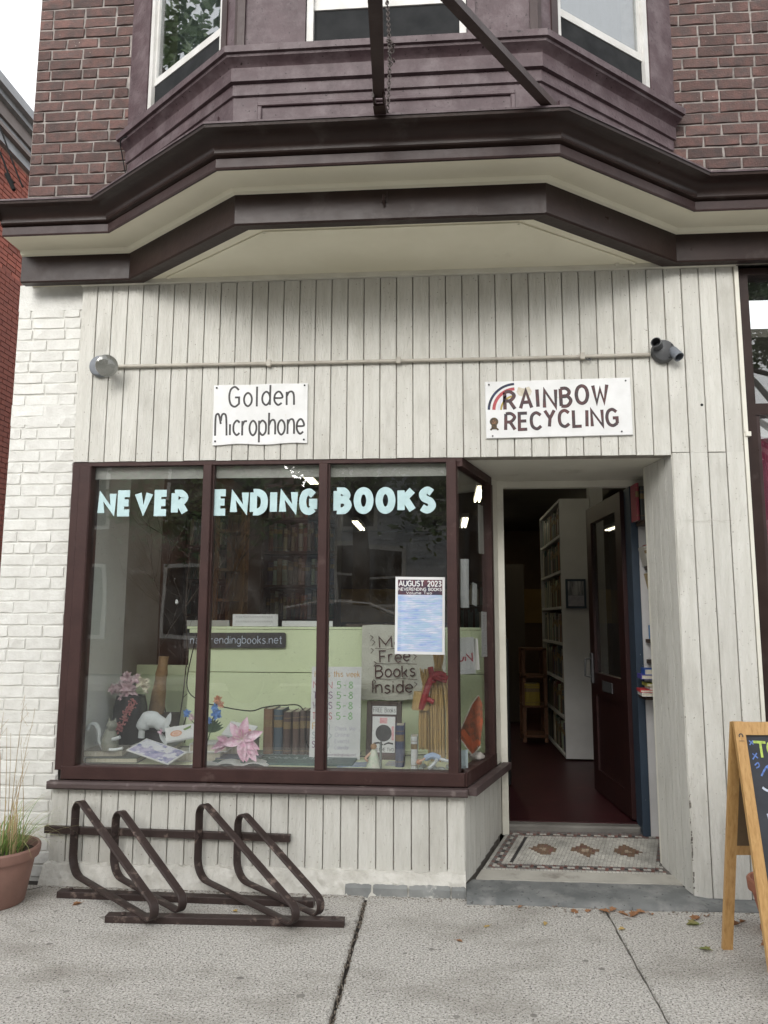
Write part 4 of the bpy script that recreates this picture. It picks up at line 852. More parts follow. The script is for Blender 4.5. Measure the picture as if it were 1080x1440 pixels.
# ============================================================ BIKE RACK
rack = thing('bike_rack', 'brown steel bike rack with four slanted hoops against the cream siding', 'bike rack', (0, 0, 0))
def barbox(p0, p1, w_, h_, name):
    p0 = Vector(p0); p1 = Vector(p1); d = (p1 - p0).normalized(); a = d.cross(Vector((0, 0, 1))).normalized() * w_ / 2; b = Vector((0, 0, h_ / 2)); c = .003
    ring = lambda p: [p + a + b * .8, p + a * .9 + b, p - a * .9 + b, p - a + b * .8, p - a - b, p + a - b]
    return MB().loft([ring(p0), ring(p1)], True).build(name, M['rack'], rack)
barbox((-1.585, -.515, .016), (-.470, -.475, .016), .056, .030, 'base_bar')
barbox((-1.965, -.225, .016), (-.650, -.245, .016), .056, .030, 'base_bar')
barbox((-2.165, -.022, .270), (-.820, -.022, .256), .024, .038, 'wall_bar')
def hoop(x0, ex, ey, ztop, L):
    d = Vector((ex - x0, ey + .055, 0)).normalized(); nr = Vector((-d.y, d.x, 0))
    pts = []
    for (cx_, cz_), (ax, az), (bx_, bz_), rad in (((0, ztop + .052), (0, .1), (L + .03, .026), .056), ((L + .045, .020), (0, ztop + .052), (0, .060), .044), ((0, .060), (L + .045, .020), (0, ztop), .10)):
        c_ = Vector((cx_, cz_)); u = (Vector((ax, az)) - c_).normalized(); v = (Vector((bx_, bz_)) - c_).normalized(); half = math.acos(max(-1, min(1, u.dot(v)))) / 2; dd = rad / math.tan(half); cc = c_ + (u + v).normalized() * rad / math.sin(half)
        s0 = c_ + u * dd - cc; s1 = c_ + v * dd - cc; tot = s0.angle_signed(s1); a0 = math.atan2(s0.y, s0.x)
        for k in range(11): q = a0 - tot * k / 10; pts.append((cc.x + rad * math.cos(q), cc.y + rad * math.sin(q)))
    n = len(pts); rings = []; o = Vector((x0, -.055, 0)); hw, ht = .0225, .0062
    for i in range(n):
        a, b = pts[i - 1], pts[(i + 1) % n]; t = Vector((b[0] - a[0], b[1] - a[1])).normalized(); nn = Vector((-t.y, t.x)); p = pts[i]
        P = lambda q, s_: o + d * (p[0] + nn.x * q) + Vector((0, 0, p[1] + nn.y * q)) + nr * s_
        rings.append([P(ht, hw * .8), P(ht * .3, hw), P(-ht * .6, hw), P(-ht, hw * .8), P(-ht, -hw * .8), P(-ht * .6, -hw), P(ht * .3, -hw), P(ht, -hw * .8)])
    rings.append(rings[0]); return MB().loft(rings, True, caps=False).build('hoop', M['rack'], rack, smooth=30)
for x0, ex, ey, zt, L in ((-1.985, -1.255, -.645, .408, .985), (-1.760, -1.165, -.53, .366, .795), (-1.305, -.615, -.62, .408, .945), (-1.095, -.520, -.505, .366, .770)):
    hoop(x0, ex, ey, zt, L)
    MB().tube([(x0, -.075, .265), (x0, -.035, .265)], .010, 8).build('bolt', M['rack'], rack)
for x, y in ((-1.50, -.53), (-.52, -.495), (-1.9, -.235), (-.70, -.25)): MB().lathe([(0, 0), (.012, 0), (.010, .008), (0, .009)], 8, o=(x, y, .038)).build('bolt', M['rack'], rack)

# ============================================================ PLANTERS AND A-BOARD
pot = thing('potted_grass', 'terracotta planter of green and dried tall grass beside the white brick pier', 'planter', (-2.255, -.34, 0), (0, 0, 0)); pot.scale = (.96, .96, .89)
MB().lathe([(0, 0), (.150, 0), (.158, .01), (.196, .235), (.196, .24), (.214, .243), (.220, .262), (.222, .292), (.216, .303), (.206, .300), (.200, .27), (.19, .25), (0, .25)], 40).build('pot', M['plasticpot'], pot, smooth=30)
MB().lathe([(0, .001), (.195, .0), (.19, -.01), (0, -.011)], 20, o=(0, 0, .262)).build('soil', M['soil'], pot)
def blades(n, h0, h1, spread, bend, wd, seed, rad=.15, fwd=None):
    r_ = random.Random(seed); mb = MB()
    for _ in range(n):
        a = r_.uniform(0, 6.28); q = rad * math.sqrt(r_.random()); x, y = q * math.cos(a), q * math.sin(a); h = r_.uniform(h0, h1); da = a + r_.uniform(-.8, .8); s_ = r_.uniform(.2, 1) * spread; bn = r_.uniform(.3, 1) * bend
        wv = Vector((-math.sin(da), math.cos(da), 0)) * wd / 2; L = []; Rr = []
        for k in range(7):
            t = k / 6; z = .26 + h * (t - bn * t ** 3 * .8); d = s_ * (t * .5 + t * t); p = Vector((x + math.cos(da) * d, y + math.sin(da) * d, z)); ww = wv * (1 - t ** 2 * .95)
            L.append(p - ww); Rr.append(p + ww)
        k0 = len(mb.v); mb.add(L + Rr, [(i, i + 1, 8 + i, 7 + i) for i in range(6)])
    return mb
blades(160, .12, .33, .17, .9, .0055, 3).build('grass_blades', M['grass'], pot, smooth=True, kind='stuff')
blades(50, .20, .42, .26, 1.25, .005, 5).build('pale_grass_blades', mat('pale_grass', (.30, .33, .12), (.36, .32, .15), 8), pot, smooth=True, kind='stuff')
mb = MB(); r_ = random.Random(6)
for k in range(13):
    x, y = r_.uniform(-.05, .15), r_.uniform(-.08, .1); h = r_.uniform(.35, .85); dx, dy = r_.uniform(-.06, .10), r_.uniform(-.05, .05)
    pts = [(x + dx * t * t, y + dy * t * t, .26 + h * t) for t in (0, .25, .5, .75, 1)]; mb.tube(pts, [.0022, .002, .0017, .0014, .0008], 5)
    if k % 3 == 0:
        q = pts[-1]; mb.tube([q, (q[0] + .004, q[1], q[2] + .05)], [.0014, .0007], 5)
        for j in range(3): z = q[2] - j * .05; mb.tube([(pts[3][0], pts[3][1], z), (pts[3][0] + r_.uniform(-.05, .05), pts[3][1], z + .06)], .0008, 4)
mb.build('dry_stalks', M['straw'], pot, kind='stuff')
mb = MB()
for k in range(16):
    x, y = r_.uniform(-.02, .12), r_.uniform(-.06, .06); mb.tube([(x, y, .26), (x + r_.uniform(-.01, .01), y, .26 + r_.uniform(.12, .30))], [.004, .002], 5)
mb.build('cut_stems', mat('pale_straw', (.50, .40, .22), (.42, .32, .17), 20), pot, kind='stuff')
pot2 = thing('flower_pot', 'small empty terracotta pot behind the chalkboard stand', 'pot', (1.505, -.38, 0))
MB().lathe([(0, .0), (.075, 0), (.078, .008), (.078, .018), (.068, .022), (.072, .05), (.105, .172), (.106, .176), (.120, .178), (.124, .222), (.118, .230), (.108, .228), (.104, .18), (.07, .04), (0, .035)], 32).build('pot', M['terracotta'], pot2, smooth=30)

ab = thing('chalkboard_stand', 'folding wooden sidewalk chalkboard with colourful chalk writing, right of the doorway', 'sign board', (1.195, -.82, 0), (0, 0, R(3)))
ZA = .985; W_ = .60
def leg_ang(y_b, wd, th, name, x0, x1, z0=0, z1=ZA, m=M['oak']):
    """bar in the leaning frame plane: from y=0 at the top to y_b at the ground"""
    mb = MB(); f = lambda z: y_b * (1 - z / ZA); s_ = 1 if y_b > 0 else -1
    vs = [(x0, f(z0), z0), (x1, f(z0), z0), (x1, f(z0) + s_ * th, z0), (x0, f(z0) + s_ * th, z0), (x0, f(z1), z1), (x1, f(z1), z1), (x1, f(z1) + s_ * th, z1), (x0, f(z1) + s_ * th, z1)]
    return mb.add(vs, [(0, 3, 2, 1), (4, 5, 6, 7), (0, 1, 5, 4), (1, 2, 6, 5), (2, 3, 7, 6), (3, 0, 4, 7)]).build(name, m, ab)
YF, YB = -.215, .225
for x in (0, W_ - .042):
    leg_ang(YF, .04, .020, 'leg', x, x + .042); leg_ang(YB, .04, .020, 'leg', x, x + .042, z1=ZA - .004)
leg_ang(YF, .04, .019, 'cross_rail', .042, W_ - .042, ZA - .052, ZA - .002); leg_ang(YF, .04, .019, 'cross_rail', .042, W_ - .042, .20, .25)
leg_ang(YB, .04, .019, 'cross_rail', .042, W_ - .042, ZA - .06, ZA - .01); leg_ang(YB, .04, .019, 'cross_rail', .042, W_ - .042, .415, .455)
leg_ang(YF, .04, .008, 'chalkboard', .042, W_ - .042, .25, ZA - .052, M['chalkboard']); leg_ang(YB, .04, .008, 'back_panel', .042, W_ - .042, .455, ZA - .06, M['hardboard'])
fb = lambda x, z, l: (x, YF * (1 - z / ZA) - .008 - .0012 - l, z)
ff = lambda x, z, l: (x, YF * (1 - z / ZA) - .020 - .0005 - l, z)
def chalk(strokes, wd, m, name='chalk_mark'):
    mb = MB()
    for j, s_ in enumerate(strokes): ribbon(mb, smoothline(s_, 4) if len(s_) > 2 else s_, wd, fb, .0002 * j)
    mb.build(name, m, ab)
chalk([[(.072, .905), (.122, .903)], [(.100, .900), (.100, .845)]], .010, M['chalk_y']); chalk([[(.150, .906), (.132, .898), (.128, .872), (.142, .852), (.162, .85), (.176, .868), (.176, .893), (.160, .906), (.150, .906)]], .009, M['chalk_y'])
chalk([[(.056, .91), (.072, .895)], [(.072, .91), (.056, .893)], [(.062, .86), (.082, .842)], [(.08, .862), (.060, .838)], [(.064, .815), (.078, .825), (.082, .812), (.068, .805)]], .005, M['chalk_b'])
chalk([[(.085, .775), (.115, .812), (.118, .765)], [(.14, .81), (.14, .765), (.17, .775), (.165, .80), (.14, .81)]], .007, M['chalk_b'])
chalk([[(.082, .732), (.10, .72), (.13, .722), (.17, .730)]], .009, M['chalk_w'])
chalk([[(.16, .640), (.115, .62), (.098, .57), (.112, .515), (.15, .49)], [(.12, .57), (.155, .57)], [(.086, .635), (.09, .61)]], .007, M['chalk_w'])
chalk([[(.16, .46), (.125, .45), (.112, .42), (.128, .388), (.16, .385)]], .007, M['chalk_w'])
mb = MB(); leg_ang(YF - .0208, .04, .0006, 'maker_label', .005, .037, ZA - .095, ZA - .028, M['paper'])
mb = MB(); ribbon(mb, arc(.021, ZA - .055, .0075, -40, 220, 12), .0045, ff, .0012 + .02 * 0); ribbon(mb, [(.010, ZA - .075), (.032, ZA - .075)], .002, ff, .0012); mb.build('label_print', M['blackpaint'], ab)

# dry leaves on the pavement
lf = MB(); pr = [(0, 0), (.012, .010), (.014, .024), (.022, .022), (.016, .036), (.020, .048), (.008, .044), (0, .062), (-.007, .045), (-.019, .047), (-.015, .034), (-.023, .02), (-.012, .022), (-.011, .009)]
vs = [(x, y, .004 + .25 * abs(x) + .08 * y * math.sin(y * 60)) for x, y in pr] + [(0, .028, .001)]
lf.add(vs, [(i, (i + 1) % 14, 14) for i in range(14)]); lf.tube([(0, 0, .004), (.004, -.016, .008)], .0008, 4)
leaf0 = lf.build('fallen_leaf', M['leaf_dry']); first = True
GR, DR, YL = (.10, .16, .04, 1), (.24, .11, .05, 1), (.36, .27, .09, 1)
spots = [(.62, -.185, 1.0, DR), (.70, -.19, .7, DR), (.74, -.18, 1.1, DR), (.79, -.20, .8, DR), (.83, -.21, .9, DR), (.86, -.19, .7, DR), (.92, -.215, 1.2, DR), (.96, -.20, .9, DR), (.98, -.23, .7, DR), (1.20, -.24, 1.1, DR), (1.235, -.23, .8, DR),
         (1.30, -.26, .9, DR), (1.36, -.30, .9, DR), (1.40, -.27, .7, DR), (1.36, -.55, .8, DR), (.20, -.42, .7, YL), (.04, -.60, .55, DR), (.45, -.40, .6, YL), (1.17, -.34, 1.1, GR), (1.08, -.60, 1.0, GR), (.78, -.42, .6, YL),
         (-1.80, -.32, .8, DR), (-1.00, -.47, .8, YL), (-.78, -.52, .7, DR), (-1.03, -.35, .6, YL), (.53, -.17, .6, DR), (.35, -.19, .5, DR)]
where = {0: 'curled brown dry leaf lying against the doorstep stone'}
for k, (x, y, s_, c_) in enumerate(spots):
    o = leaf0 if k == 0 else copy(leaf0); o.location = (x, y, .001); o.rotation_euler = (R(rng.uniform(-12, 12)), R(rng.uniform(-12, 12)), rng.uniform(0, 6.28)); o.scale = (s_ * rng.uniform(.7, 1.1), s_, s_ * rng.uniform(.8, 1.8)); o.color = c_
    lab = 'small curled brown leaf in the litter along the doorstep stone'; g_ = 'dry leaves along the doorstep'
    if c_ == GR: lab = 'green leaf on the pavement nearest the wooden stand leg' if y < -.5 else 'green leaf on the pavement just below the right corner of the siding'; g_ = 'fallen leaves on the pavement'
    elif x < -.5: lab = {-1.80: 'tan leaf beside the left hoop of the bike rack', -1.00: 'pale leaf on the pavement between the rack base bars', -.78: 'brown leaf at the right end of the rack front bar', -1.03: 'pale leaf beside the rack rear bar under the third hoop'}[x]; g_ = 'fallen leaves on the pavement'
    elif y < -.35: lab = {.20: 'yellow leaf on the bare middle slab, left of the narrow joint', .04: 'small brown leaf on the middle slab, nearest the camera', .45: 'small yellow leaf on the middle slab below the step', .78: 'yellow leaf lying on the narrow pavement joint', 1.36: 'brown leaf on the right slab beside the small pot'}[x]; g_ = 'fallen leaves on the pavement'
    tag(o, lab, 'leaf', g_)

# ============================================================ BOOKS
def book_mesh(name='book'):
    mb = MB(); t = .06
    # covers and rounded spine: unit book, x thickness, y depth (spine at y=0), z height
    sp = [(-.5, .12), (-.42, .04), (-.2, .0), (.2, .0), (.42, .04), (.5, .12), (.5, 1), (.40, 1), (.40, .10), (-.40, .10), (-.40, 1), (-.5, 1)]
    mb.loft([[(x, y, 0) for x, y in sp], [(x, y, 1) for x, y in sp]], True)
    mb.box(-.40, .40, .10, .97, .015, .985, 1)
    for a, b in ((.12, .135), (.62, .78), (.86, .875)):
        pts = [(-.505, .12), (-.425, .035), (-.2, -.006), (.2, -.006), (.425, .035), (.505, .12)]; mb.loft([[(x, y, a) for x, y in pts], [(x, y, b) for x, y in pts]], False, 2)
    o = mb.build(name, [M['bookcover'], M['bookpages'], M['gilt']]); C.objects.unlink(o); return o.data
BK = book_mesh()
def book(loc, dim, col, label, group=None, rot=(0, 0, 0)):
    o = bpy.data.objects.new('book', BK); C.objects.link(o); o.location = loc; o.scale = dim; o.rotation_euler = rot; o.color = (*col, 1)
    return tag(o, label, 'book', group)
PAL = [((.14, .03, .025), 'dark red'), ((.04, .05, .12), 'navy'), ((.26, .22, .16), 'tan'), ((.05, .04, .035), 'black'), ((.36, .33, .27), 'cream'), ((.10, .075, .05), 'brown'), ((.03, .08, .06), 'dark green'), ((.30, .11, .05), 'rust'), ((.46, .44, .40), 'white'), ((.09, .09, .10), 'grey')]
ORD = ['bottom', 'second lowest', 'third lowest', 'fourth', 'fifth', 'sixth', 'seventh', 'top']
def shelf_row(p0, dirv, length, z, hmax, depth, where, group, seed, rz, k=0, t0=.026, t1=.055):
    r_ = random.Random(seed); u = 0; dirv = Vector(dirv)
    while u < length - .03:
        t = r_.uniform(t0, t1); h = hmax * r_.uniform(.68, .96)
        if r_.random() < .06: u += .04; continue
        p = Vector(p0) + dirv * (u + t / 2); c_, nm = r_.choice(PAL)
        book((p.x, p.y, z), (t * .95, depth * r_.uniform(.8, 1), h), tuple(c * r_.uniform(.8, 1.2) for c in c_), f'{nm} book on the {ORD[k]} shelf of {where}', f'{nm} {group}, {ORD[k]} shelf', (0, R(r_.uniform(-2, 2)), rz)); u += t
def shelf_mass(x0, x1, y0, y1, z, h, face, t, seed):
    r_ = random.Random(seed); mb = MB(); u = 0; L = (x1 - x0) if face == 'y' else (y1 - y0)
    while u < L - .05:
        w_ = r_.uniform(.02, .045); hh = h * r_.uniform(.7, .95)
        if face == 'y': mb.box(x0 + u, x0 + u + w_ * .94, y0, y1, z, z + hh, r_.randrange(3))
        else: mb.box(x0, x1, y0 + u, y0 + u + w_ * .94, z, z + hh, r_.randrange(3))
        u += w_
    o = mb.build('row_of_books', [bpy.data.materials['purple_brown_gloss_paint'], M['bookpages'], M['slate']], t, kind='stuff'); return o
# ---- display window contents (shelf top z=.585)
ZD = .586
leather = [((.22, .115, .06), .062, .275, 'tan leather book, leftmost of the row of old books'), ((.045, .085, .12), .058, .272, 'blue cloth book, second in the row of old books'), ((.07, .035, .03), .050, .258, 'dark maroon book beside the blue book in the row'),
           ((.10, .055, .045), .044, .262, 'brown gilt book leaning in the right half of the row'), ((.085, .05, .042), .040, .268, 'brown banded book, second from the right of the row'), ((.05, .032, .03), .040, .268, 'black brown book, rightmost of the row of old books')]
x = -1.098
for i, (c_, t, h, lb) in enumerate(leather):
    if i == 3: x += .006
    book((x + t / 2, .47, ZD), (t, .19, h), c_, lb, 'row of old leather books', (0, 0, 0)); x += t + .001
tag(MB().tube(smoothline([(-1.60, .70, 1.30), (-1.64, .66, 1.0), (-1.55, .6, .90), (-1.4, .6, .86), (-1.2, .55, .84), (-1.1, .50, .868), (-.98, .52, .88), (-.86, .5, .86), (-.80, .45, .63), (-.5, .44, .60), (-.25, .5, .60), (.1, .6, .60)], 6), .0035, 6).build('string_light_cord', M['cable']), 'thin black string light cord draped over the old books', 'cord')
# flat slate sign
sg = thing('slate_sign', 'dark slate green painted sign lying flat below the row of old books', 'sign', (-1.32, .20, ZD), (0, 0, R(-1)))
MB().box(0, .80, 0, .42, 0, .012).build('sign_board', M['slate'], sg)
ft = lambda x, z, l: (x, z, .0125 + l)
write('FREE BOOKS', .12, .42, .26, .07, .007, mat('pale_sign_paint', (.40, .48, .46), None), sg, f=ft, jit=.3); write('LIVE', .48, .70, .27, .07, .007, bpy.data.materials['pale_sign_paint'], sg, f=ft); write('COMMUNITY', .24, .66, .13, .065, .007, bpy.data.materials['pale_sign_paint'], sg, f=ft, jit=.3)
pass
# black url sign
bs = thing('black_sign', 'long black chalk lettered sign reading neverendingbooks.net on the green panel', 'sign', (-1.685, .700, 1.212), (0, R(-.4), 0))
out = []
for cx_, cz_, a0 in ((.655, .085, 0), (.015, .085, 90), (.015, .015, 180), (.655, .015, 270)): out += arc(cx_, cz_, .014, a0, a0 + 90, 4)
mb = MB(); n = len(out); mb.add([(x, 0, z) for x, z in out] + [(x, .012, z) for x, z in out], [tuple(range(n)), tuple(range(2 * n - 1, n - 1, -1))] + [(i, (i + 1) % n, n + (i + 1) % n, n + i) for i in range(n)]); mb.build('sign_board', M['blackpaint'], bs)
write('neverendingbooks.net', .045, .645, .030, .048, .0048, M['chalk_w'], bs, gap=1.3, jit=.15)
# cards along the top of the panel
for x0, x1, z1, yy, lb in ((-1.375, -1.078, .078, .735, 'white paper notice strip standing on top of the green panel'), (-1.69, -1.40, .038, .745, 'grey flat box lying on the panel top, left of the notice strip'), (-1.05, -.72, .036, .74, 'plain white strip on the panel top, right of the notice')):
    t = thing('notice_strip', lb, 'notice', ((x0), yy, 1.354)); MB().box(0, x1 - x0, 0, .015, 0, z1).build('notice_sheet', M['paper'] if x0 > -1.6 else M['display_gray'], t)
    if x0 == -1.375:
        mb = MB(); q_ = random.Random(8)
        for zz in (.052, .022):
            for k in range(16): xx = .02 + k * .0155; ribbon(mb, [(xx, zz + q_.uniform(0, .012)), (xx + .006, zz + .014), (xx + .010, zz)], .0016, fplane(0), .0006 + .00002 * k)
        mb.build('faint_print', M['blackpaint'], t)
tag(MB().box(-.63, -.29, .742, .76, 1.353, 1.373).build('curtain_rod', M['dark_wood']), 'dark wooden bar lying on top of the green panel right part', 'bar')
# hours sign
hsn = thing('hours_sign', 'white board of opening hours in coloured letters behind the middle mullion', 'sign', (-.800, .40, ZD), (R(-7), 0, R(1)))
MB().box(0, .300, 0, .005, 0, .535).build('sign_board', M['paper'], hsn)
cr = mat('crimson_marker', (.40, .05, .08), (.5, .12, .14), 60); cg = mat('green_marker', (.16, .42, .14), (.26, .5, .2), 60); co = mat('orange_marker', (.55, .28, .06), (.6, .38, .12), 60); cgy = mat('gray_marker', (.22, .30, .32), (.35, .4, .4), 60); cb_ = mat('violet_marker', (.12, .06, .16), (.25, .10, .2), 60)
write('Hours this week', .018, .290, .475, .034, .0035, co, hsn, jit=.2)
for k, (d_, m_) in enumerate((('MON', cr), ('TUES', cb_), ('WEDS', cb_), ('THURS', cr))):
    z = .408 - k * .060; write(d_, .012, .125 if k == 0 else .128, z, .038, .0042, m_, hsn, jit=.2, seed=k); write('5-8', .155, .250, z, .038, .0050, cg, hsn, gap=2.2)
for k, (d_, m_) in enumerate((('FRI', co), ('SAT', cgy), ('SUN', cb_))): write(d_, .015, .085, .170 - k * .052, .036, .004, m_, hsn)
write('}', .100, .130, .058, .150, .0036, cgy, hsn)
for k, t_ in enumerate(('Check the', 'Online', 'Events', 'Calendar')): write(t_, .150, .270 if k == 0 else .235, .165 - k * .036, .022, .0022, mat('pale_marker', (.45, .42, .52), None) if k == 0 else bpy.data.materials['pale_marker'], hsn, jit=.2)
write('neverendingbooks.net', .10, .275, .020, .015, .0014, cb_, hsn)
# cloth poster
bp = thing('cloth_poster', 'cream cloth poster lettered More Free Books Inside hanging on the green panel', 'poster', (-.545, .640, .90), (R(-4), R(-2), 0))
mb = MB(); rows = []
for i in range(15):
    rows.append([(.022 + i * .0385 + .02 * j / 12 * (1 if i < 7 else -.3), .012 * math.sin(i * .9 + j * .5) * .5, j * .0385 + .004 * math.sin(i * .8)) for j in range(13)])
mb.loft(rows).build('poster_cloth', M['burlap'], bp, smooth=True)
dk = mat('brown_marker', (.055, .025, .022), (.10, .04, .035), 60)
for t_, x0, x1, z0, h_ in (('More', .150, .42, .322, .066), ('Free', .150, .335, .232, .070), ('Books', .120, .365, .138, .070), ('Inside', .095, .345, .045, .072)): write(t_, x0, x1, z0, h_, .0085, dk, bp, y=-.010, jit=.3, seed=len(t_))
mb = MB()
for zz in (.312, .220, .126): ribbon(mb, [(.12, zz + .006), (.2, zz - .002), (.28, zz + .002), (.38, zz - .008)], .003, fplane(-.0105), .0006)
r_ = random.Random(3)
for k in range(12): xx = r_.choice([.10, .355]) + r_.uniform(-.012, .012); zz = r_.uniform(.05, .38); ribbon(mb, [(xx, zz), (xx + .018, zz + .020), (xx + .002, zz + .032)], .0035, fplane(-.0105), .001 + .0002 * k)
mb.build('marker_doodle', dk, bp)
# framed record print
fp = thing('framed_picture', 'framed print of a black record reading Free Books Volume Two', 'picture', (-.470, .43, ZD), (R(-9), 0, R(-3)))
MB().box(0, .030, 0, .018, 0, .335, c=.003).box(.180, .210, 0, .018, 0, .335, c=.003).box(.030, .180, 0, .018, .310, .335).box(.030, .180, 0, .018, 0, .022).build('picture_frame', M['dark_wood'], fp)
MB().box(.030, .180, .008, .014, .022, .310).build('backing_sheet', mat('plum_mount', (.07, .035, .035), None), fp)
MB().box(.034, .178, .004, .0075, .258, .305).build('title_card', M['paper'], fp); MB().box(.036, .172, .004, .0075, .040, .245).build('print_sheet', M['paper'], fp)
write('FREE Books', .040, .172, .270, .026, .0026, M['blackpaint'], fp, y=.004); write('VOLUME TWO', .042, .166, .048, .018, .0024, M['blackpaint'], fp, y=.004)
MB().lathe([(.018, .0030), (.048, .0030), (.048, .0036), (.018, .0036)], 32, o=(.104, 0, .150), axis='y').build('record', M['blackpaint'], fp)
MB().lathe([(0, .0028), (.006, .0028), (.006, .0034), (0, .0034)], 12, o=(.104, 0, .150), axis='y').build('record', M['blackpaint'], fp)
mb = MB(); mb.add([(.046, .0028, .095), (.075, .0028, .100), (.102, .0028, .088), (.102, .0028, .080), (.075, .0028, .090), (.046, .0028, .085)], [(0, 1, 2, 3, 4, 5)]); mb.add([(.106, .0028, .088), (.133, .0028, .100), (.162, .0028, .095), (.162, .0028, .085), (.133, .0028, .090), (.106, .0028, .080)], [(0, 1, 2, 3, 4, 5)]); mb.build('open_book_print', M['blackpaint'], fp)
MB().box(.080, .125, .0034, .004, .205, .238).box(.152, .166, .0034, .004, .11, .19).build('pink_print', mat('pink_ink', (.62, .25, .27), (.7, .45, .45), 60), fp)
# poster on the glass
pg = thing('window_poster', 'August 2023 poster of blue clouds taped to the front of the shop window', 'poster', (-.272, .022, 1.215), (0, R(.6), 0))
MB().box(0, .272, 0, .003, 0, .420).build('poster_sheet', M['paper'], pg)
MB().box(.014, .258, -.0015, 0, .015, .322).build('cloud_print', M['poster_sky'], pg); MB().box(.014, .258, -.0015, 0, .322, .405).build('title_band', M['poster_dark'], pg)
write('AUGUST 2023', .020, .252, .370, .028, .0055, M['paper'], pg, y=-.0018); write('NEVERENDING BOOKS', .018, .254, .345, .015, .0028, M['paper'], pg, y=-.0018); write('Volume Two', .06, .20, .326, .013, .0022, M['paper'], pg, y=-.0018)
mb = MB(); r_ = random.Random(5)
for k in range(30):
    z = .31 - k * .0098
    ribbon(mb, [(.045 + r_.uniform(0, .03), z), (.19 + r_.uniform(0, .06), z)], .0012, fplane(-.0016), .0004)
    ribbon(mb, [(.020, z), (.034, z)], .0014, fplane(-.0016), .0004)
mb.build('calendar_lines', mat('faint_ink', (.22, .28, .42), None), pg)
# straw corn dolls with red ribbon
sdoll = thing('straw_figure', 'pair of golden straw bundles tied with red ribbon behind the corner pane', 'straw figure', (-.085, .42, ZD))
mb = MB(); r_ = random.Random(11)
for cx_, w0, w1, zt, z0 in ((.075, .050, .070, .62, .0), (-.045, .028, .030, .50, .06), (.035, .05, .05, .45, 0.0)):
    for k in range(46):
        a = r_.uniform(0, 6.28); q = math.sqrt(r_.random()); x0 = cx_ + q * w1 * math.cos(a) * (1.0); y0 = q * w1 * math.sin(a)
        x1 = cx_ * .6 + q * .022 * math.cos(a); y1 = q * .022 * math.sin(a); xm = cx_ * .9 + q * w0 * math.cos(a); ym = q * w0 * math.sin(a)
        mb.tube([(x0, y0, z0 + r_.uniform(0, .02)), (x0, y0, zt * .45), (xm * 1.02, ym, zt * .66), (x1, y1, zt * .85), (x1 + r_.uniform(-.02, .02), y1, zt + r_.uniform(-.02, .03))], .0035, 5)
mb.build('straw_bundle', M['straw_doll'], sdoll, kind='stuff')
mb = MB()
for k in range(7): mb.lathe([(0, -.012), (.055 - k * .002, -.010), (.058 - k * .002, 0), (.055 - k * .002, .010), (0, .012)], 14, o=(-.055, 0, .30 + k * .014))
mb.build('twisted_straw', M['straw_doll'], sdoll, smooth=True)
mb = MB(); mb.tube(smoothline([(-.055, -.045, .30), (-.03, -.06, .38), (.0, -.05, .46), (.04, -.06, .50), (.09, -.065, .49)], 5), .019, 8); mb.tube([(-.03, -.05, .36), (.02, -.06, .34)], .015, 7); mb.tube([(.02, -.055, .49), (.10, -.06, .47)], .024, 8); mb.tube([(.0, -.05, .54), (.02, -.05, .45)], .016, 8)
mb.build('red_ribbon', M['red_cloth'], sdoll, smooth=True)
# items on the side pane
tag(MB().tube([(.118, .27, 1.47), (.120, .272, 1.75)], .024, 12).build('rolled_paper', M['paper'], smooth=True), 'rolled white paper hanging upright inside the side window', 'paper roll')
def side_paper(t, off, z0, z1, wd, lb, tilt=0, m=None, name='paper_notice'):
    p = Vector((.100, 0, 0)) + sdv * t + snv * off
    o = thing(name, lb, 'notice', (p.x, p.y, z0), (0, 0, math.atan2(sdv.y, sdv.x))); q = MB().box(0, wd, -.001, .001, 0, z1 - z0).build('notice_sheet', m or M['paper'], o); q.rotation_euler = (0, R(tilt), 0); return o
a = side_paper(.50, -.030, 1.18, 1.45, .14, 'narrow white notice taped on the side window near the door post', 1)
b = side_paper(.46, -.028, 1.80, 2.10, .12, 'faint printed sheet high on the side window by the door', -2, M['display_gray'])
c = side_paper(.30, -.030, 1.49, 1.62, .10, 'small reddish white sheet in middle of the side window', 6)
mb = MB(); r_ = random.Random(9)
for k in range(16): ribbon(mb, [(.015, .02 + k * .015), (.015 + r_.uniform(.05, .10), .02 + k * .015)], .002, lambda x, z, l: (x, -.0016 - l, z), 0)
mb.build('print_lines', cgy, a)
op = thing('open_sign', 'small white paper reading UN below a grey note inside the side window', 'sign', (.045, .33, 1.085), (0, R(-3), R(5)))
MB().box(.02, .135, 0, .003, 0, .21).box(.0, .085, -.004, -.001, .10, .20).build('notice_sheet', M['paper'], op); MB().box(.125, .16, .004, .006, .02, .20).build('notice_back', M['display_gray'], op)
write('UN', .030, .120, .075, .045, .009, cr, op); pass
kt = thing('hanging_banner', 'dark red and orange pointed cloth banner hung inside the side window', 'banner', (.072, .36, .74), (0, R(10), R(12)))
mb = MB(); o_p = [(0, .0), (.105, -.10), (.14, -.04), (.135, .10), (.115, .20), (.085, .245), (.055, .19), (.02, .08)]
mb.add([(x, 0, z) for x, z in o_p] + [(x, .004, z) for x, z in o_p], [tuple(range(8)), tuple(range(15, 7, -1))] + [(i, (i + 1) % 8, 8 + (i + 1) % 8, 8 + i) for i in range(8)]); mb.build('banner_cloth', M['orange_cloth'], kt)
mb = MB(); ribbon(mb, [(0, .0), (.105, -.10), (.14, -.04)], .007, fplane(-.001), .0004); ribbon(mb, [(.0, 0), (.055, .19), (.085, .245)], .005, fplane(-.001), .0006); mb.build('banner_edge', M['burlap'], kt)
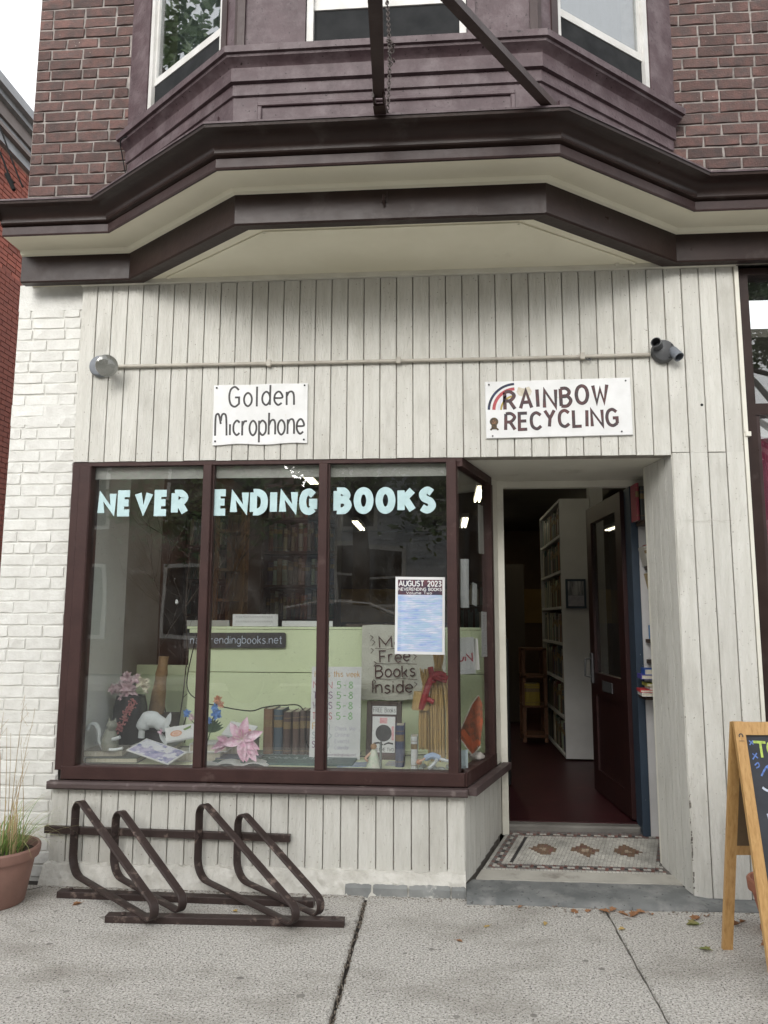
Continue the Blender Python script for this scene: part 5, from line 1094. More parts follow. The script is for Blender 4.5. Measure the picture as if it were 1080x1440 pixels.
mb = MB(); ribbon(mb, [(.02, .03), (.10, -.045), (.13, -.01)], .032, fplane(-.001), .0002); mb.build('banner_stripe', mat('rust_orange', (.42, .09, .03), None), kt)
sh = MB(); r_ = random.Random(4); rr_ = []
for i in range(8):
    q = math.pi * i / 7; rr_.append((max(.0, .045 * math.sin(q)) * (1 + .1 * math.sin(i * 5)), .030 - .030 * math.cos(q)))
sh.lathe(rr_, 14, o=(.175, .40, ZD)); sh.v = [(x + r_.uniform(-.005, .005), y + r_.uniform(-.005, .005), z + r_.uniform(0, .006)) for x, y, z in sh.v]
tag(sh.build('sea_shell', mat('shell', (.42, .39, .35), (.34, .31, .28), 40), smooth=True), 'small pale sea shell on the green shelf in the side window corner', 'shell')
cardm = MB(); cardm.add([(0, 0, 0), (.04, .02, 0), (.04, .02, .11), (0, 0, .11), (-.01, .05, 0), (-.01, .05, .10)], [(0, 1, 2, 3), (0, 3, 5, 4)])
tag(cardm.build('folded_card', mat('pale_blue_card', (.50, .58, .60), None), loc=(.082, .12, ZD)), 'pale blue folded card standing beside the corner mullion', 'card')
# small items at the right front
book((-.255, .20, ZD), (.050, .14, .225), (.03, .05, .13), 'slim dark blue book standing right of the record print', None)
book((-.172, .135, ZD), (.036, .12, .175), (.62, .64, .64), 'white video case standing in front of the straw bundles', None)
cf = thing('child_figurine', 'small figurine with golden head and white green robe near the glass', 'figurine', (-.395, .14, ZD))
MB().lathe([(0, 0), (.042, 0), (.040, .02), (.026, .065), (.018, .095), (.010, .105), (0, .108)], 16).build('robe', mat('mint_robe', (.45, .55, .42), (.62, .58, .5), 30), cf, smooth=True)
MB().lathe([(0, 0), (.012, .003), (.018, .014), (.016, .026), (0, .034)], 14, o=(0, -.003, .104)).build('head', mat('golden_hair', (.42, .26, .14), None), cf, smooth=True)
MB().tube([(-.018, -.01, .085), (-.045, -.03, .06), (-.03, -.045, .05)], .007, 7).build('arm', mat('skin_tone', (.55, .34, .24), None), cf, smooth=True)
MB().box(.034, .042, -.02, .05, 0, .14).build('back_card', mat('gray_card', (.17, .19, .18), None), cf)
pp = thing('photo_card', 'blue grey photo postcard lying flat left of the small robed figurine', 'postcard', (-.60, .16, ZD), (0, 0, R(12))); MB().box(0, .20, 0, .13, 0, .004).build('card_sheet', M['blue_print'], pp)
pp = thing('photo_card', 'pale blue postcard lying between the robed figurine and the blue book', 'postcard', (-.34, .24, ZD), (0, 0, R(-6))); MB().box(0, .09, 0, .12, 0, .004).build('card_sheet', mat('pale_photo', (.36, .42, .5), (.5, .45, .4), 30), pp)
rd = thing('rag_doll', 'small reclining cloth doll in blue clothes on stones near the corner', 'doll', (-.105, .13, ZD + .03), (0, 0, R(8)))
MB().tube(smoothline([(-.01, 0, .03), (.035, .01, .045), (.075, .0, .03)], 4), [.012] + [.018] * 7 + [.016], 9).build('blue_shirt', mat('pale_blue_cloth', (.24, .34, .52), (.34, .42, .56), 20), rd, smooth=True)
mb = MB(); mb.tube([(.06, 0, .03), (.04, -.05, .015), (.005, -.065, -.01)], .009, 7); mb.tube([(.07, 0, .03), (.12, -.02, .02)], .009, 7); mb.build('white_leg', M['figure_white'], rd, smooth=True)
MB().lathe([(0, 0), (.012, .003), (.017, .014), (.012, .026), (0, .030)], 12, o=(-.04, -.005, .0)).build('head', mat('reddish_hair', (.45, .20, .10), None), rd, smooth=True)
MB().tube([(-.005, -.005, .035), (-.04, -.02, .018)], .006, 6).build('arm', bpy.data.materials['skin_tone'], rd, smooth=True)
ball = MB().lathe([(0, 0), (.012, .003), (.016, .015), (.012, .027), (0, .030)], 14, o=(-.105, .25, ZD)).build('small_ball', mat('pale_yellow', (.55, .52, .28), None), smooth=True); tag(ball, 'tiny pale yellow ball on the shelf left of the straw bundle feet', 'ball')
rk = MB(); r_ = random.Random(2)
for k in range(14):
    cx_, cy_ = -.14 + r_.uniform(0, .18), .07 + r_.uniform(0, .14); s_ = r_.uniform(.012, .026); rk.lathe([(0, 0), (s_ * .8, .002), (s_, s_ * .5), (s_ * .6, s_), (0, s_ * 1.1)], 7, o=(cx_, cy_, ZD))
rk.v = [(x + r_.uniform(-.003, .003), y, z) for x, y, z in rk.v]; tag(rk.build('pebbles', mat('gray_pebble', (.20, .25, .23), (.34, .34, .32), 30)), 'grey green pebbles heaped under the cloth doll', 'pebbles', kind='stuff')

# left side of the display
def flat_book(loc, dim, rz, col, label, pages=True, name='book'):
    o = book(loc, dim, col, label, None, (0, R(90), rz)); return o
def lying(x, y, z, L, D, T, rz, col, label):
    """closed book lying flat: length L along x, depth D, thickness T"""
    t = thing('book', label, 'book', (x, y, z), (0, 0, R(rz)))
    c_ = mat('cover_' + label.split()[0] + str(int(x * -100)), col, tuple(v * .8 for v in col), 12)
    MB().box(0, L, 0, D, 0, .004).box(0, L, 0, D, T - .004, T).box(0, .004, 0, D, .004, T - .004).build('book_cover', c_, t); MB().box(.004, L - .006, .006, D - .006, .004, T - .004).build('page_block', M['bookpages'], t)
lying(-2.045, .15, ZD, .30, .20, .030, 4, (.10, .12, .11), 'green grey closed book at the bottom of the left pile')
lying(-2.06, .16, ZD + .031, .22, .19, .036, 10, (.16, .16, .13), 'worn olive book on top of the left pile under the cat')
lying(-1.86, .34, ZD, .26, .20, .070, 2, (.33, .33, .31), 'thick pale grey book behind the cat figurine')
lying(-1.62, .33, ZD, .24, .19, .045, -3, (.05, .055, .055), 'dark closed book under the carved white animal')
lying(-1.55, .24, ZD + .001, .26, .18, .050, 6, (.55, .55, .52), 'white covered book under the rose cards')
lying(-1.48, .27, ZD + .052, .22, .16, .045, 3, (.66, .66, .64), 'clean white book, upper one below the rose cards')
lying(-1.32, .26, ZD, .24, .16, .022, -4, (.10, .13, .20), 'thin navy book lying left of the pink lily')
lying(-1.33, .40, ZD, .20, .16, .10, 0, (.13, .13, .12), 'thick dark grey book behind the pink lily')
mg = thing('magazine', 'magazine with purple and blue photo cover leaning on books at lower left', 'magazine', (-1.77, .20, ZD + .095), (R(14), R(12), R(-16)))
MB().box(0, .29, -.08, .09, 0, .006).build('magazine_pages', M['paper'], mg); MB().box(.010, .278, -.073, .082, .0062, .0068).build('cover_print', M['mag_print'], mg)
mb = MB(); ribbon(mb, [(.15 + .045 * math.cos(q), .03 + .022 * math.sin(q)) for q in [2 * math.pi * k / 20 for k in range(21)]], .006, lambda x, z, l: (x, z, .0072 + l), 0); mb.build('cover_ring', M['paper'], mg)
# open white book / papers in front
for k, (x, y, rz, lb) in enumerate(((-1.28, .07, 6, 'open white book pages lying below the pink lily'), (-1.44, .08, -8, 'white loose pamphlet lying left of the open pages'))):
    t = thing('open_book', lb, 'open book', (x, y, ZD), (0, 0, R(rz))); rows = []
    for i in range(13): u = i / 12; rows.append([(u * .30, yy, .004 + .022 * abs(math.sin(u * math.pi * 2)) * (1 if k == 0 else .4)) for yy in (0, .07, .15)])
    MB().loft(rows).build('page_spread', M['paper'], t, smooth=True); rows2 = [[(p[0], p[1], 0) for p in r] for r in rows]; MB().loft(rows2).build('book_cover', M['display_gray'], t)
    mb = MB()
    for j in range(7):
        for a0, b0 in ((.03, .13), (.17, .27)):
            pts = [(a0 + (b0 - a0) * q / 5, .02 + j * .017) for q in range(6)]
            ribbon(mb, pts, .0025, lambda x, z, l: (x, z, .0055 + l + .022 * abs(math.sin(x / .30 * math.pi * 2)) * (1 if k == 0 else .4)), 0)
    mb.build('print_lines', cgy, t)
for k, (x, y, z, rz, lb) in enumerate(((-1.60, .22, ZD + .105, 20, 'tilted greeting card with peach roses left of the mullion'), (-1.30, .30, ZD + .14, -8, 'curved greeting card with one peach rose right of the mullion'))):
    t = thing('rose_card', lb, 'greeting card', (x, y, z), (R(28), R(-8 + 16 * k), R(rz))); MB().box(0, .17, 0, .13, 0, .012).build('card_sheet', M['paper'], t)
    mb = MB()
    for j in range(3): mb.add([(.06 + .07 * k + (.034 - j * .010) * math.cos(q), .06 + (.030 - j * .009) * math.sin(q), .0126 + j * .0005) for q in [2 * math.pi * i / 12 + j for i in range(12)]], [tuple(range(12))], j % 2)
    mb.build('rose_print', [M['orange_petal'], mat('peach_light%d' % k, (.72, .50, .40), None)], t)
    mb = MB(); mb.add([(.10 - .04 * k, .09, .0125), (.15 - .04 * k, .115, .0125), (.145 - .04 * k, .09, .0125), (.11 - .04 * k, .075, .0125)], [(0, 1, 2, 3)]); mb.build('leaf_print', M['grass'], t)
def petal(mb, o, d, upv, L, W, curl, mi=0, n=5, cup=.25):
    d = Vector(d).normalized(); s_ = d.cross(Vector(upv)).normalized(); u = s_.cross(d).normalized(); rows = []
    for i in range(n + 1):
        t = i / n; w_ = W * math.sin(math.pi * min(1, .08 + t * .92)) ** .8 * (1 if t < 1 else 0); c = Vector(o) + d * L * t + u * (curl * L * t * t)
        rows.append([c - s_ * w_ / 2 + u * cup * w_, c - s_ * w_ / 4 + u * cup * w_ * .3, c, c + s_ * w_ / 4 + u * cup * w_ * .3, c + s_ * w_ / 2 + u * cup * w_])
    mb.loft(rows, mi=mi)
# pink lily
ly = thing('pink_lily', 'large pink silk lily blossom lying in front of the old books', 'flower', (-1.135, .15, .735))
for k, a in enumerate((78, 128, 20, -28, -85, 195)):
    mb = MB(); petal(mb, (0, 0, 0), (math.cos(R(a)), -.35, math.sin(R(a))), (0, -1, 0), .125 if k % 2 == 0 else .115, .058, -.22, cup=.3); mb.build('petal', M['pink'], ly, smooth=True)
mb = MB()
for k in range(6): a = R(60 * k + 10); mb.tube([(0, -.01, 0), (.03 * math.cos(a), -.07, .03 * math.sin(a) + .02)], .0016, 5); mb.lathe([(0, 0), (.003, .002), (0, .012)], 6, o=(.03 * math.cos(a), -.072, .03 * math.sin(a) + .018))
mb.build('stamens', M['cream_petal'], ly)
l2 = thing('lily_bud', 'smaller half open pink lily left of the large lily blossom', 'flower', (-1.215, .17, .715))
for k, a in enumerate((200, 215, 160, 185)):
    mb = MB(); petal(mb, (0, 0, 0), (math.cos(R(a)), -.15 + .12 * (k % 2), math.sin(R(a))), (0, -1, .3), .115 if k < 2 else .08, .036, -.15, cup=.4); mb.build('petal', M['pink'], l2, smooth=True)
mb = MB(); mb.tube([(0, 0, 0), (.05, .03, .02), (.08, .03, -.02)], .004, 6); mb.build('stem', M['leaf'], l2)
l3 = thing('lily_bud', 'drooping pink lily petals below the large lily blossom', 'flower', (-1.10, .14, .70))
for k, a in enumerate((-60, -95, -40, -115)):
    mb = MB(); petal(mb, (0, 0, 0), (math.cos(R(a)), -.25, math.sin(R(a))), (0, -1, 0), .10 - .01 * k, .044, -.2, cup=.3); mb.build('petal', M['pink'], l3, smooth=True)
# vase of flowers
vs_ = thing('flower_vase', 'black vase with pale pink and cream silk flowers at left end of display', 'vase', (-1.935, .50, ZD + .005))
MB().lathe([(0, 0), (.085, 0), (.10, .05), (.105, .20), (.100, .27), (.085, .34), (.07, .34), (.06, .30), (0, .28)], 28).build('vase', mat('black_vase', (.015, .012, .013), None, rough=.3), vs_, smooth=True)
r_ = random.Random(21)
def blossom(parent, o, rad, m, n=26, name='blossom', seed=1):
    q_ = random.Random(seed); mb = MB()
    for k in range(n):
        a = q_.uniform(0, 6.28); el = q_.uniform(-.2, 1.3); d = Vector((math.cos(a) * math.cos(el), -math.sin(el) * .7 + .1 * math.sin(a), math.sin(a) * math.cos(el))); petal(mb, o, d, (0, -1, .2), rad * q_.uniform(.7, 1), rad * .42, -.25, n=3, cup=.35)
    return mb.build(name, m, parent, smooth=True)
for k, (x, z, rad, m_) in enumerate(((-.085, .385, .042, 'palepink'), (-.045, .395, .050, 'palepink'), (.015, .385, .070, 'palepink'), (.0, .45, .050, 'palepink'), (.055, .445, .045, 'palepink'), (.095, .425, .050, 'cream_petal'), (.125, .385, .030, 'cream_petal'), (-.02, .34, .04, 'palepink'))):
    blossom(vs_, (x, -.07, z), rad, M[m_], 30 if rad > .045 else 20, seed=k)
mb = MB()
for k in range(170):
    t = r_.random(); mb.lathe([(0, -.005), (.006, -.001), (.005, .003), (0, .006)], 6, o=(-.035 + .10 * t + r_.uniform(-.022, .022), -.11 + r_.uniform(-.015, .015), .13 + .20 * t + r_.uniform(-.018, .018)))
mb.build('heather_spray', M['rose'], vs_)
# cat figurine
ct = thing('cat_figurine', 'grey cat figurine with curled white tail sitting on the left books', 'figurine', (-1.920, .185, ZD + .068))
mb = MB(); mb.lathe([(0, 0), (.040, .0), (.052, .03), (.050, .055), (.036, .095), (.026, .118), (.0, .125)], 18); mb.v = [(x, y * .8, z) for x, y, z in mb.v]; mb.build('body', M['figure_gray'], ct, smooth=True)
mb = MB(); mb.lathe([(0, 0), (.020, .003), (.030, .020), (.030, .034), (.020, .050), (0, .055)], 16, o=(.012, -.01, .112)); mb.build('head', M['figure_gray'], ct, smooth=True)
mb = MB(); mb.add([(-.012, -.01, .158), (.004, -.01, .166), (-.008, -.01, .186), (-.004, .006, .160)], [(0, 1, 2), (1, 3, 2), (3, 0, 2)]); mb.add([(.022, -.01, .166), (.040, -.01, .156), (.034, -.01, .184), (.03, .006, .160)], [(0, 1, 2), (1, 3, 2), (3, 0, 2)]); mb.build('ears', M['figure_gray'], ct)
mb = MB(); mb.tube(smoothline([(-.03, -.01, .008), (-.055, -.015, .05), (-.062, -.01, .105), (-.085, -.01, .142), (-.115, -.012, .140), (-.128, -.015, .112)], 5), [.010] * 8 + [.014] * 10 + [.011] * 8, 9); mb.build('tail', M['figure_white'], ct, smooth=True)
mb = MB(); mb.tube(smoothline([(.03, -.03, .065), (.055, -.04, .072), (.078, -.045, .08)], 4), .010, 8); mb.tube(smoothline([(.02, -.045, .01), (.06, -.05, .012), (.10, -.05, .022)], 4), .008, 8); mb.build('paws', M['figure_white'], ct, smooth=True)
mb = MB(); [mb.lathe([(0, -.002), (.003, 0), (0, .002)], 6, o=(x, -.040, .146)) for x in (.004, .024)]; mb.build('eyes', M['black'], ct)
# white carved animal
wa = thing('animal_figurine', 'white cloth animal with pink flowered collar bending down over dark box', 'figurine', (-1.74, .40, ZD + .135))
mb = MB(); mb.tube(smoothline([(-.08, 0, -.03), (-.075, 0, .03), (-.05, 0, .075), (.0, 0, .075), (.05, 0, .045), (.075, 0, .02)], 4), [.020] * 4 + [.042] * 4 + [.050] * 5 + [.042] * 4 + [.026] * 4, 12); mb.v = [(x, y * .6, z) for x, y, z in mb.v]; mb.build('body', M['figure_white'], wa, smooth=True)
mb = MB(); petal(mb, (.075, -.02, .03), (.3, 0, 1), (0, -1, 0), .10, .036, 0, cup=.1); petal(mb, (.085, -.02, .02), (.5, 0, -.9), (0, -1, 0), .07, .045, 0, cup=.1); petal(mb, (.04, -.02, .01), (.55, 0, -.9), (0, -1, 0), .09, .030, 0, cup=.1); mb.build('ears', M['figure_white'], wa, smooth=True)
blossom(wa, (.055, -.045, .015), .022, M['pink'], 12, 'collar_flower', 3); blossom(wa, (.125, -.03, .02), .035, M['cream_petal'], 12, 'straw_flower', 4)
db = thing('dark_box', 'plain black box standing behind the white cloth animal', 'box', (-1.83, .45, ZD)); MB().box(0, .17, 0, .15, 0, .14, c=.003).build('box_body', mat('black_box', (.018, .014, .016), None), db)
lg = MB(); rr_ = []; r_ = random.Random(3)
for i in range(11): rr_.append((.052 - .0022 * i + r_.uniform(-.003, .003), i * .036))
lg.lathe([(0, 0)] + rr_ + [(0, .36)], 16, o=(-1.83, .68, .80)); lg.v = [(x + (z - .9) * .10, y, z) for x, y, z in lg.v]
tag(lg.build('bark_log', M['bark'], smooth=True), 'rough tan bark log standing behind the white cloth animal', 'log')
tag(MB().box(-1.90, -1.72, .62, .78, ZD, .80).build('log_stand', M['dark_wood']), 'dark wooden block under the tan bark log', 'block')
# blue and peach flowers near the mullion
bf = thing('silk_flowers', 'blue and peach silk flowers beside the left mullion in the display', 'flowers', (-1.43, .36, ZD + .10))
for k, (x, z, rad, m_) in enumerate(((-.10, .16, .030, 'blue_petal'), (-.07, .135, .028, 'palepink'), (.075, .155, .042, 'blue_petal'), (.07, .195, .030, 'blue_petal'), (.085, .235, .034, 'orange_petal'), (.105, .21, .024, 'orange_petal'), (.0, .17, .03, 'palepink'), (.03, .12, .03, 'blue_petal'))): blossom(bf, (x, 0, z), rad, M[m_], 22, seed=k + 30)
mb = MB()
for k in range(12): a = R(20 + 12 * k); petal(mb, (.04, .01, .05), (math.cos(a), -.1, math.sin(a)), (0, -1, 0), .09, .022, -.1, n=3)
mb.build('leaves', M['leaf'], bf); mb = MB(); [mb.tube([(0.03, 0, 0), (x, 0, z)], .0025, 5) for x, z in ((-.10, .15), (.075, .15), (.08, .22), (0, .16))]; mb.build('stems', M['leaf'], bf)
# pink lace at panel foot and paper bits
# bare branches in the left window
tw = MB(); r_ = random.Random(14)
def grow(p, d, L, rad, lvl):
    n = 5; pts = [p]; q = Vector(p); dd = Vector(d)
    for i in range(n): dd = (dd + Vector((r_.uniform(-.25, .25), r_.uniform(-.2, .2), r_.uniform(-.15, .2)))).normalized(); q = q + dd * L / n; q.y = max(q.y, .16); q.z = min(q.z, 2.16); q.x = max(q.x, -2.02); pts.append(tuple(q))
    tw.tube(pts, [rad * (1 - .55 * i / n) for i in range(n + 1)], 5 if lvl < 2 else 4)
    if lvl < 3:
        for k in range(5 if lvl == 0 else 4):
            i = r_.randint(1, n); grow(pts[i], (dd + Vector((r_.uniform(-1, 1), r_.uniform(-.4, .3), r_.uniform(-.3, .6)))).normalized(), L * r_.uniform(.4, .65), rad * .5, lvl + 1)
for x, dx in ((-1.78, -.10), (-1.74, .04), (-1.70, .14), (-1.76, -.02)): grow((x, .84, .60), (dx, -.12, 1), 1.55, .0045, 0)
br_ = thing('bare_branches', 'bare dark twig branches rising in the left pane of the window', 'branches'); tw.build('twigs', M['twig'], br_, kind='stuff')
# beads / small white ornament on the branches
ow = MB()
for k, (x, z) in enumerate(((-1.60, 1.50),)): ow.lathe([(0, -.016), (.010, -.006), (.008, .008), (0, .018)], 8, o=(x, .30, z))
ow.build('paper_bird', M['paper'], br_)

# ============================================================ INTERIOR FURNITURE
def bookcase(name, lb, x0, x1, y0, y1, z1, n, face, m, m_end=None, cat='bookcase'):
    t = thing(name, lb, cat, (x0, y0, .158)); W, Dp, Hh = x1 - x0, y1 - y0, z1 - .158; th = .025
    if face == 'x':   # open towards -x, runs in depth
        MB().box(0, W, -th, 0, 0, Hh).build('side_panel', m_end or m, t); MB().box(0, W, Dp, Dp + th, 0, Hh).build('side_panel', m, t); MB().box(W - .02, W, 0, Dp, 0, Hh).build('back_panel', m, t)
        for k in range(n + 1): z = k * (Hh - th) / n; MB().box(0, W - .02, 0, Dp, z, z + th).build('shelf', m, t)
    else:
        MB().box(-th, 0, 0, Dp, 0, Hh).build('side_panel', m, t); MB().box(W, W + th, 0, Dp, 0, Hh).build('side_panel', m, t); MB().box(0, W, Dp - .02, Dp, 0, Hh).build('back_panel', m, t)
        for k in range(n + 1): z = k * (Hh - th) / n; MB().box(0, W, 0, Dp - .02, z, z + th).build('shelf', m, t)
    bookcase.last = t
    return [(.158 + k * (Hh - th) / n + th, (Hh - th) / n - th) for k in range(n)]
rows = bookcase('bookcase', 'tall bookcase with plain white end panel inside the open doorway', 1.09, 1.37, 3.1, 4.55, 2.54, 7, 'x', M['int_white'])
for k, (z, h) in enumerate(rows): shelf_row((1.11, 3.12, 0), (0, 1, 0), .80, z, h, .20, 'the white ended bookcase', 'books on the white ended bookcase', 50 + k, R(-90), k, .03, .062); shelf_mass(.02, .22, .82, 1.40, z - .158, h, 'x', bookcase.last, k)
pc = thing('wall_picture', 'small blue framed photo hung on the white bookcase end', 'picture', (1.125, 3.05, 1.51)); MB().box(0, .185, 0, .02, 0, .27).box(.0, .185, -.004, 0, 0, .018).build('picture_frame', M['blue_frame'], pc); MB().box(.02, .165, -.002, 0, .12, .25).build('photo', mat('photo_dark', (.10, .10, .12), (.4, .4, .42), 14, stretch=(3, 1, .4)), pc); MB().box(.02, .165, -.002, 0, .02, .118).build('caption_sheet', mat('photo_pale', (.36, .34, .38), (.25, .25, .3), 30), pc)
part(MB().box(1.40, 1.52, 3.2, 3.35, .158, 2.95).box(1.36, 1.44, 3.15, 3.2, 1.9, 2.1), 'interior_column', M['int_white'])
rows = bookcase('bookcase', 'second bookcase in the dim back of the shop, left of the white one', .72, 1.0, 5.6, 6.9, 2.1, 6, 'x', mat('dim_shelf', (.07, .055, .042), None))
for k, (z, h) in enumerate(rows): shelf_mass(.02, .22, .02, 1.28, z - .158, h, 'x', bookcase.last, 70 + k)
rows = bookcase('bookcase', 'dark wooden bookcase against the rear wall behind the doorway', .25, .75, 8.0, 8.3, 2.0, 5, 'y', M['dark_wood'])
for k, (z, h) in enumerate(rows): shelf_mass(.01, .49, .02, .22, z - .158, h, 'y', bookcase.last, 90 + k)
# orange wooden rack near the door
OW = mat('orange_stained_wood', (.17, .075, .035), (.13, .055, .026), 18)
t = thing('wooden_rack', 'open orange wooden rack standing inside left of the white bookcase', 'rack', (.80, 4.0, .158))
for x, y in ((0, 0), (.22, 0), (0, .30), (.22, .30)): MB().box(x, x + .035, y, y + .035, 0, .95).build('upright', OW, t)
for z in (.05, .35, .65, .93): MB().box(0, .255, 0, .335, z, z + .022).build('shelf', OW, t)
book((.90, 3.98, .53), (.16, .2, .22), (.42, .30, .03), 'yellow covered book on the orange wooden rack')
# bookcases behind the display window
rows = bookcase('bookcase', 'dark tall bookcase of books behind the middle display pane', -1.62, -.98, 2.6, 2.9, 2.62, 8, 'y', M['dark_wood'])
for k, (z, h) in enumerate(rows): (shelf_row((-1.60, 2.62, 0), (1, 0, 0), .62, z, h, .2, 'the dark bookcase behind the display', 'books behind the display', 110 + k, 0, k, .03, .055) if k > 2 else None)
rows = bookcase('bookcase', 'reddish bookcase in the dim room behind the left display pane', -2.38, -2.02, 2.75, 3.05, 2.4, 7, 'y', M['dark_wood'])
for k, (z, h) in enumerate(rows): (shelf_mass(.01, .35, .02, .22, z - .158, h, 'y', bookcase.last, 130 + k) if k > 1 else None)
t = thing('shelf_frame', 'light wooden open shelf frame behind the second display pane', 'shelf', (-1.82, 1.75, .158))
for x in (0, .21): MB().box(x, x + .028, 0, .04, 0, 2.12).build('upright', M['shelf_wood'], t)
for z in (1.15, 1.38, 1.62, 1.93, 2.10): MB().box(.028, .21, 0, .26, z, z + .022).build('shelf', M['shelf_wood'], t)
MB().box(.028, .21, .255, .265, 1.0, 2.1).build('back_board', M['shelf_wood'], t)
tag(MB().box(.06, .19, 9.74, 9.755, 1.46, 1.76).build('wall_poster', mat('orange_poster', (.45, .25, .08), (.35, .18, .06), 8)), 'small orange poster on the rear wall of the shop', 'poster')
# counter and clutter inside, right of the display panel
tag(MB().box(.05, .50, 1.9, 2.4, .158, 1.25, c=.01).build('counter_block', M['black']), 'tall black cabinet behind the side window of the display', 'cabinet')
for k, (x, y) in enumerate(((-1.42, 3.5), (-1.35, 7.3), (.42, 4.3), (.32, 7.0), (2.2, 2.6), (2.2, 5.4), (.6, 1.3), (-1.1, 1.15))):  # last four unseen, added to brighten the shop; door glint hints at front right
    t = thing('ceiling_light', ['fluorescent ceiling strip light seen above the word ENDING', 'fluorescent ceiling strip light seen below the word BOOKS', 'fluorescent ceiling light seen at top of the side window', 'farther fluorescent light seen through the side window', 'unseen fluorescent light over the front right of the shop', 'unseen fluorescent light added over the rear right of the shop', 'unseen fluorescent light added just inside the door', 'unseen fluorescent light added above the back of the display'][k], 'light', (x, y, 2.86), (0, 0, 0), 'ceiling strip lights inside the shop')
    MB().box(-.05, .05, 0, 1.1, .03, .09).build('light_housing', M['int_white'], t)
    for s_ in (-.025, .025): MB().tube([(s_, .02, .015), (s_, 1.08, .015)], .014, 10).build('light_tube', M['tube'], t)

# niche books beside the door
for z, x0, lb in ((2.02, 1.235, 'dark shelf board at top of the niche beside the door'), (1.74, 1.275, 'small dark shelf second from top of the door niche'), (1.285, 1.262, 'dark shelf in the middle of the door niche'), (1.16, 1.262, 'dark shelf just above the stacked books in the niche'), (.95, 1.205, 'lowest dark shelf carrying the pile of bright books')):
    tag(MB().box(x0, 1.53, .60, .79, z - .022, z).build('wall_shelf', M['dark_wood']), lb, 'shelf', 'shelves in the door niche')
for x, t_, h_, c_, lb in ((1.215, .022, .235, (.30, .03, .06), 'maroon book on the top niche shelf'), (1.245, .034, .215, (.05, .06, .06), 'dark grey book second on the top niche shelf'), (1.285, .03, .21, (.03, .03, .03), 'black book third on the top niche shelf'), (1.32, .03, .22, (.42, .34, .18), 'tan book on the top niche shelf next to the siding')):
    book((x, .64, 2.022), (t_, .14, h_), c_, lb)
for x, t_, h_, c_, ti, lb in ((1.272, .020, .120, (.55, .53, .48), -12, 'thin cream paperback leaning left of the red niche book'), (1.300, .028, .135, (.40, .06, .04), -9, 'red book leaning in the second niche shelf'), (1.335, .026, .150, (.15, .30, .50), -9, 'light blue book leaning beside the red one in the niche')):
    book((x, .64, 1.742), (t_, .14, h_), c_, lb, None, (0, R(ti), 0))
book((1.300, .64, 1.60), (.028, .14, .10), (.5, .38, .2), 'small tan paperback below the red niche book', None, (0, R(-12), 0))
book((1.300, .64, 1.287), (.05, .12, .085), (.08, .26, .55), 'small bright blue book on the middle niche shelf')
book((1.305, .64, 1.162), (.03, .12, .09), (.38, .42, .30), 'pale green book on the fourth niche shelf')
zz = .951
for L, D, T, rz, col, lb in ((.20, .17, .022, 8, (.62, .62, .60), 'white magazine at the bottom of the bright pile in the niche'), (.21, .17, .016, 10, (.50, .03, .04), 'red book in the bright pile in the niche'), (.15, .16, .018, 4, (.70, .70, .68), 'white book between red and olive in the niche pile'), (.17, .16, .018, 6, (.30, .30, .05), 'olive green book in the niche pile'),
                        (.12, .16, .022, 0, (.68, .68, .66), 'thick white book above the olive one in the niche pile'), (.20, .17, .026, 9, (.06, .05, .28), 'violet blue book second from top of the niche pile'), (.18, .16, .034, 10, (.025, .09, .36), 'royal blue book on top of the niche pile')):
    t = thing('book', lb, 'book', (1.375 - L, .575, zz), (0, 0, R(-rz * .6))); c_ = mat('stack_cover', col, tuple(v * .85 for v in col), 20)
    MB().box(0, L, 0, D, 0, .0025).box(0, L, 0, D, T - .0025, T).box(0, .003, 0, D, .0025, T - .0025).build('book_cover', c_, t); MB().box(.003, L - .003, .003, D - .003, .0025, T - .0025).build('page_block', M['bookpages'], t); zz += T + .0008

# ============================================================ LEFT NEIGHBOUR, WIRES
nbh = thing('brick_house', 'bright red brick building with grey wooden cornice behind the left edge', 'building', (0, 0, 0))
NX = -5.70
wall = MB().box(-14, NX - .012, 2.2, 14, 0, 7.5).build('brick_wall', M['next_mortar'], nbh)
nbm = brick_set(M['next_brick'], .003, .0012)
lay(wall, nbm, 4.2, 6.2, 5.9, 7.48, lambda u, z, p: ((NX + p * .5, u, z), R(90)), seed=31, header=.1)
mb = MB(); r_ = random.Random(33); z = .0; row = 0
while z < 7.42:
    u = 2.2 - (.104 if row % 2 else 0)
    while u < 8.8:
        if not (z > 5.86 and 4.0 < u < 6.22):
            y0, y1 = u + .0055, u + .2025; k0 = NX + r_.uniform(-.002, .002); mb.add([(k0, y0, z + .0055), (k0, y1, z + .0055), (k0, y1, z + .0625), (k0, y0, z + .0625), (NX - .02, y0, z + .0055), (NX - .02, y1, z + .0055), (NX - .02, y1, z + .0625), (NX - .02, y0, z + .0625)], [(0, 1, 2, 3), (0, 4, 5, 1), (3, 2, 6, 7), (0, 3, 7, 4), (1, 5, 6, 2)])
        u += .208
    z += .068; row += 1
mb.build('lower_bricks', M['next_brick'], wall, kind='stuff')
for a, b, dx, m_ in ((7.5, 7.62, .05, 'roof_metal'), (7.62, 7.67, .12, 'taupe'), (7.67, 7.76, .08, 'roof_metal'), (7.76, 7.93, .12, 'taupe'), (7.93, 8.0, .19, 'roof_metal'), (8.0, 8.12, .27, 'roof_metal')):
    MB().box(-14, NX + dx, 2.2 - dx, 14, a, b).build('cornice_band', M[m_], nbh)
cab = thing('power_cable', 'black overhead cable with connector drooping to the cornice at far left', 'cable')
